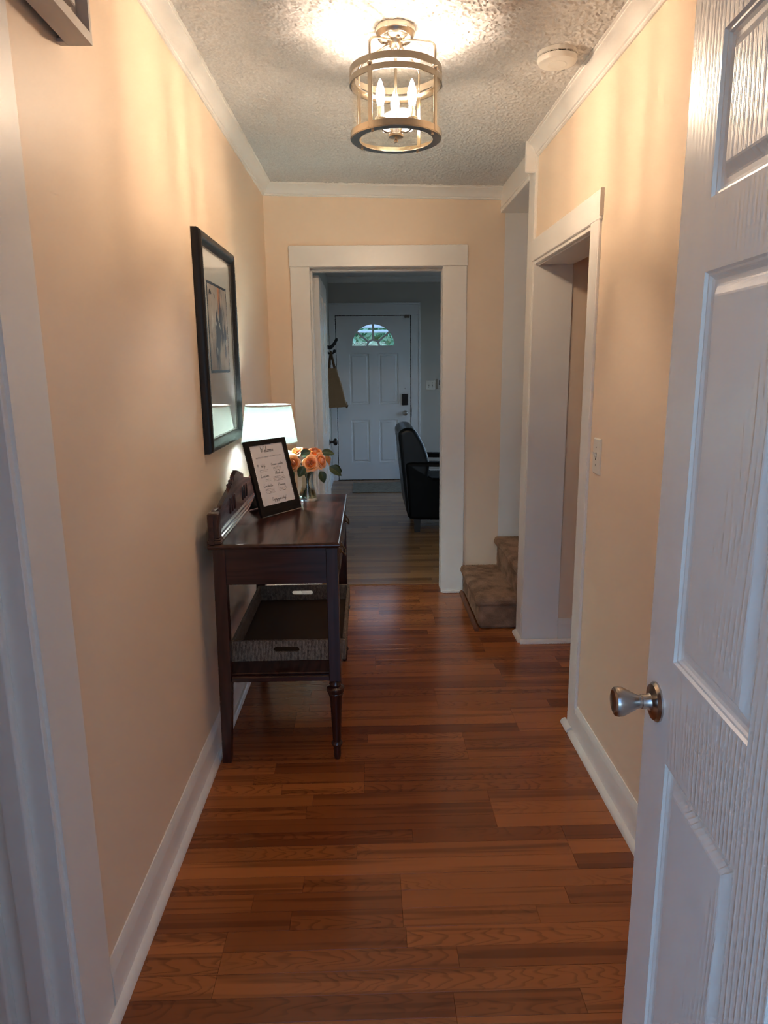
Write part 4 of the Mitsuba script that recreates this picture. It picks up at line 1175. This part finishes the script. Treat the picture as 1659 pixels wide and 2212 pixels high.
# ------------------------------------------------------------------ front room: armchair
ac = thing('armchair', 'black leather club armchair beyond the doorway', 'armchair')
XZ = lambda y_: frame_of(V([0, y_, 0]), V([1, 0, 0]), V([0, 0, 1]), V([0, 1, 0]))
back = smooth_path([(.335, .135), (.318, .20), (.300, .36), (.280, .55), (.262, .74), (.252, .83), (.262, .866), (.300, .893), (.338, .898), (.385, .885), (.428, .83), (.472, .745), (.502, .66), (.515, .58), (.50, .45), (.50, .135)], 4)


def puffy(poly, y0, y1, r=.03, n=5):
    """a side outline extruded along y with rounded edges"""
    P_ = Polygon(poly).buffer(0)
    ms = []
    for a0_ in np.linspace(0, math.pi / 2, n):
        o = r * (1 - math.sin(a0_)); d = r * (1 - math.cos(a0_))
        g = P_.buffer(-o)
        ms.append(moved(ext(g, (y1 - d) - (y0 + d)), XZ(y0 + d)))
    return cat(ms)


def loft_puffy(pts, y0, y1, r=.035, n=6):
    p = V(pts)
    t = np.roll(p, -1, 0) - np.roll(p, 1, 0)
    nrm = np.c_[t[:, 1], -t[:, 0]]; nrm /= np.linalg.norm(nrm, axis=1, keepdims=True)
    area = .5 * np.sum(p[:, 0] * np.roll(p[:, 1], -1) - np.roll(p[:, 0], -1) * p[:, 1])
    if area < 0:
        nrm = -nrm
    rows = []
    for a_ in np.linspace(0, math.pi / 2, n):
        rows.append((p - nrm * r * (1 - math.sin(a_)), y0 + r * (1 - math.cos(a_))))
    rows += [(q, y1 - (yy - y0)) for q, yy in rows[::-1]]
    v = [(q[0], yy, q[1]) for qs, yy in rows for q in qs]
    N_ = len(p)
    f = []
    for i in range(len(rows) - 1):
        for j in range(N_):
            k = (j + 1) % N_
            f += [[i * N_ + j, i * N_ + k, (i + 1) * N_ + k], [i * N_ + j, (i + 1) * N_ + k, (i + 1) * N_ + j]]
    for row, off in ((rows[0], 0), (rows[-1], (len(rows) - 1) * N_)):
        vv, ff = trimesh.creation.triangulate_polygon(Polygon(row[0]), engine='earcut')
        from scipy.spatial import cKDTree
        idx_ = cKDTree(row[0]).query(vv)[1] + off
        f += [list(idx_[x]) for x in ff]
    m = trimesh.Trimesh(v, f, process=False)
    m.fix_normals()
    return m


part(ac, 'back', loft_puffy(back, 5.752, 6.468, .035), 'leather_back', smooth=60)
side = smooth_path([(.345, .130), (.330, .30), (.318, .50), (.312, .585), (.345, .612), (.46, .612), (.75, .605), (.98, .600), (1.02, .585), (1.03, .55), (1.03, .15), (1.01, .12), (.70, .112), (.42, .118)], 3)
part(ac, 'arm', loft_puffy(side, 5.735, 5.865, .03), 'leather', smooth=60)
part(ac, 'arm', loft_puffy(side, 6.355, 6.485, .03), 'leather', smooth=60)
part(ac, 'seat_cushion', rb(.46, 1.04, 5.862, 6.358, .30, .455, .04), 'leather', smooth=60)
part(ac, 'front_rail', rb(.96, 1.03, 5.86, 6.36, .13, .31, .02), 'leather', smooth=60)
for x in (.385, .95):
    for y_ in (5.77, 6.40):
        part(ac, 'leg', hull([(x + a, y_ + b, .125) for a in (0, .06) for b in (0, .06)] + [(x + .004 + a, y_ + .006 + b, .004) for a in (0, .046) for b in (0, .046)]), 'dark_leg')

# door mat, coat hook, bag
dm = thing('door_mat', 'grey brown door mat in front of the white front door', 'mat')
scene[dm] = ply(noisy(cb(-.185, .60, 7.70, 8.36, .004, .013, .003), .0015, .03, 3), 'door_mat')
hk = thing('coat_hook', 'black iron double coat hook on the front room wall', 'hook')
hy = 7.90
part(hk, 'plate', rb(LX, LX + .010, hy - .022, hy + .022, 1.53, 1.70, .004, 4), 'black_iron', smooth=40)
part(hk, 'upper_prong', tube(smooth_path([(LX + .006, hy, 1.615), (LX + .05, hy, 1.610), (LX + .085, hy, 1.640), (LX + .108, hy, 1.672), (LX + .118, hy, 1.69)], 6), [.022 - .0003 * k for k in range(25)], 10), 'black_iron', smooth=True)
part(hk, 'upper_prong_tip', trimesh.creation.icosphere(2, .019).apply_translation((LX + .120, hy, 1.695)), 'black_iron', smooth=True)
part(hk, 'lower_prong', tube(smooth_path([(LX + .006, hy, 1.565), (LX + .04, hy, 1.545), (LX + .075, hy, 1.548), (LX + .092, hy, 1.565)], 6), .011, 10), 'black_iron', smooth=True)
part(hk, 'lower_prong_tip', trimesh.creation.icosphere(2, .019).apply_translation((LX + .094, hy, 1.570)), 'black_iron', smooth=True)
bg = thing('tote_bag', 'tan burlap tote bag hanging from the black coat hook', 'bag')
bm = hull([(x, y_, z) for x, y_, z in [(LX + .018, 7.74, 1.385), (LX + .112, 7.745, 1.385), (LX + .018, 8.06, 1.38), (LX + .105, 8.055, 1.38), (LX + .012, 7.73, 1.06), (LX + .175, 7.735, 1.06), (LX + .012, 8.07, 1.06), (LX + .175, 8.065, 1.06), (LX + .010, 7.73, .975), (LX + .214, 7.735, .985), (LX + .010, 8.07, .975), (LX + .214, 8.065, .985)]])
bm = bm.subdivide_to_size(.03); bm.merge_vertices()
vn = bm.vertices
bm.vertices = vn + V([1., .4, 0]) * ((meshkit.noise(vn * V([14, 14, 5]), 4) - .5) * .016)[:, None]
bm.vertices[:, 0] = np.maximum(bm.vertices[:, 0], LX + .004)
part(bg, 'body', bm, 'burlap', smooth=30)
part(bg, 'bottom_band', cat(hull([(LX + .009, y_, z) for y_ in (7.725, 8.075) for z in (.955, 1.0)] + [(LX + .222, y_, z) for y_ in (7.73, 8.07) for z in (.965, 1.0)])), 'burlap')
part(bg, 'piping', tube([(LX + .222, 7.73, .962), (LX + .222, 8.07, .962)], .011, 8), 'jute_strap', smooth=True)
for s, xx in ((0, .030), (1, .095)):
    part(bg, 'handle', tube(smooth_path([(LX + xx, 7.80, 1.375), (LX + xx * .5 + .025, 7.84, 1.47), (LX + .055, 7.895, 1.562), (LX + xx * .5 + .025, 7.95, 1.47), (LX + xx, 8.0, 1.37)], 6), .011, 8), 'jute_strap', smooth=True)

# ------------------------------------------------------------------ outside
one('ground_front', bx(-14, 16, 8.9, 40, -.5, -.25), 'grass', 'lawn beyond the front door', 'lawn', kind='structure')
one('wall_wing', bx(.62, .85, -5, .15, -.3, 3.6), 'grey_box', 'outside wall of the house wing behind the camera', 'wall', kind='structure')
one('ground_entry', bx(-8, 8, -12, .14, -.4, -.02), 'concrete', 'paved ground behind the camera', 'ground', kind='structure')
pch = thing('porch', 'white porch with a header beam outside the front door', 'porch', kind='structure')
part(pch, 'floor', bx(-3, 4, 8.77, 10.8, -.25, -.05), 'concrete')
part(pch, 'beam', cb(-3, 4, 10.55, 10.68, 1.955, 2.30, .01), 'porch_white')
part(pch, 'beam', cb(-3, 4, 10.52, 10.56, 1.885, 1.925, .01), 'porch_white')
hd_ = thing('hedge', 'green hedge seen through the fan window', 'hedge', kind='stuff')
nr = np.random.default_rng(4)
N_ = 15000
c_ = np.c_[nr.uniform(-1.6, 1.9, N_), nr.uniform(12.8, 14.6, N_), np.where(nr.random(N_) < .25, nr.uniform(-.26, 1.1, N_), nr.uniform(1.0, 2.45, N_))]
c_[:, 2] += .10 * np.sin(c_[:, 0] * 5)
d1_ = nr.normal(size=(N_, 3)); d1_ /= np.linalg.norm(d1_, axis=1, keepdims=True)
d2_ = np.cross(d1_, nr.normal(size=(N_, 3))); d2_ /= np.linalg.norm(d2_, axis=1, keepdims=True)
v_ = np.stack([c_ - d1_ * .075, c_ + d2_ * .045, c_ + d1_ * .075, c_ - d2_ * .045], 1).reshape(-1, 3)
i_ = np.arange(N_)[:, None] * 4
scene[hd_] = ply(trimesh.Trimesh(v_, np.vstack([i_ + V([[0, 1, 2]]), i_ + V([[0, 2, 3]])]), process=False), 'hedge_leaf')
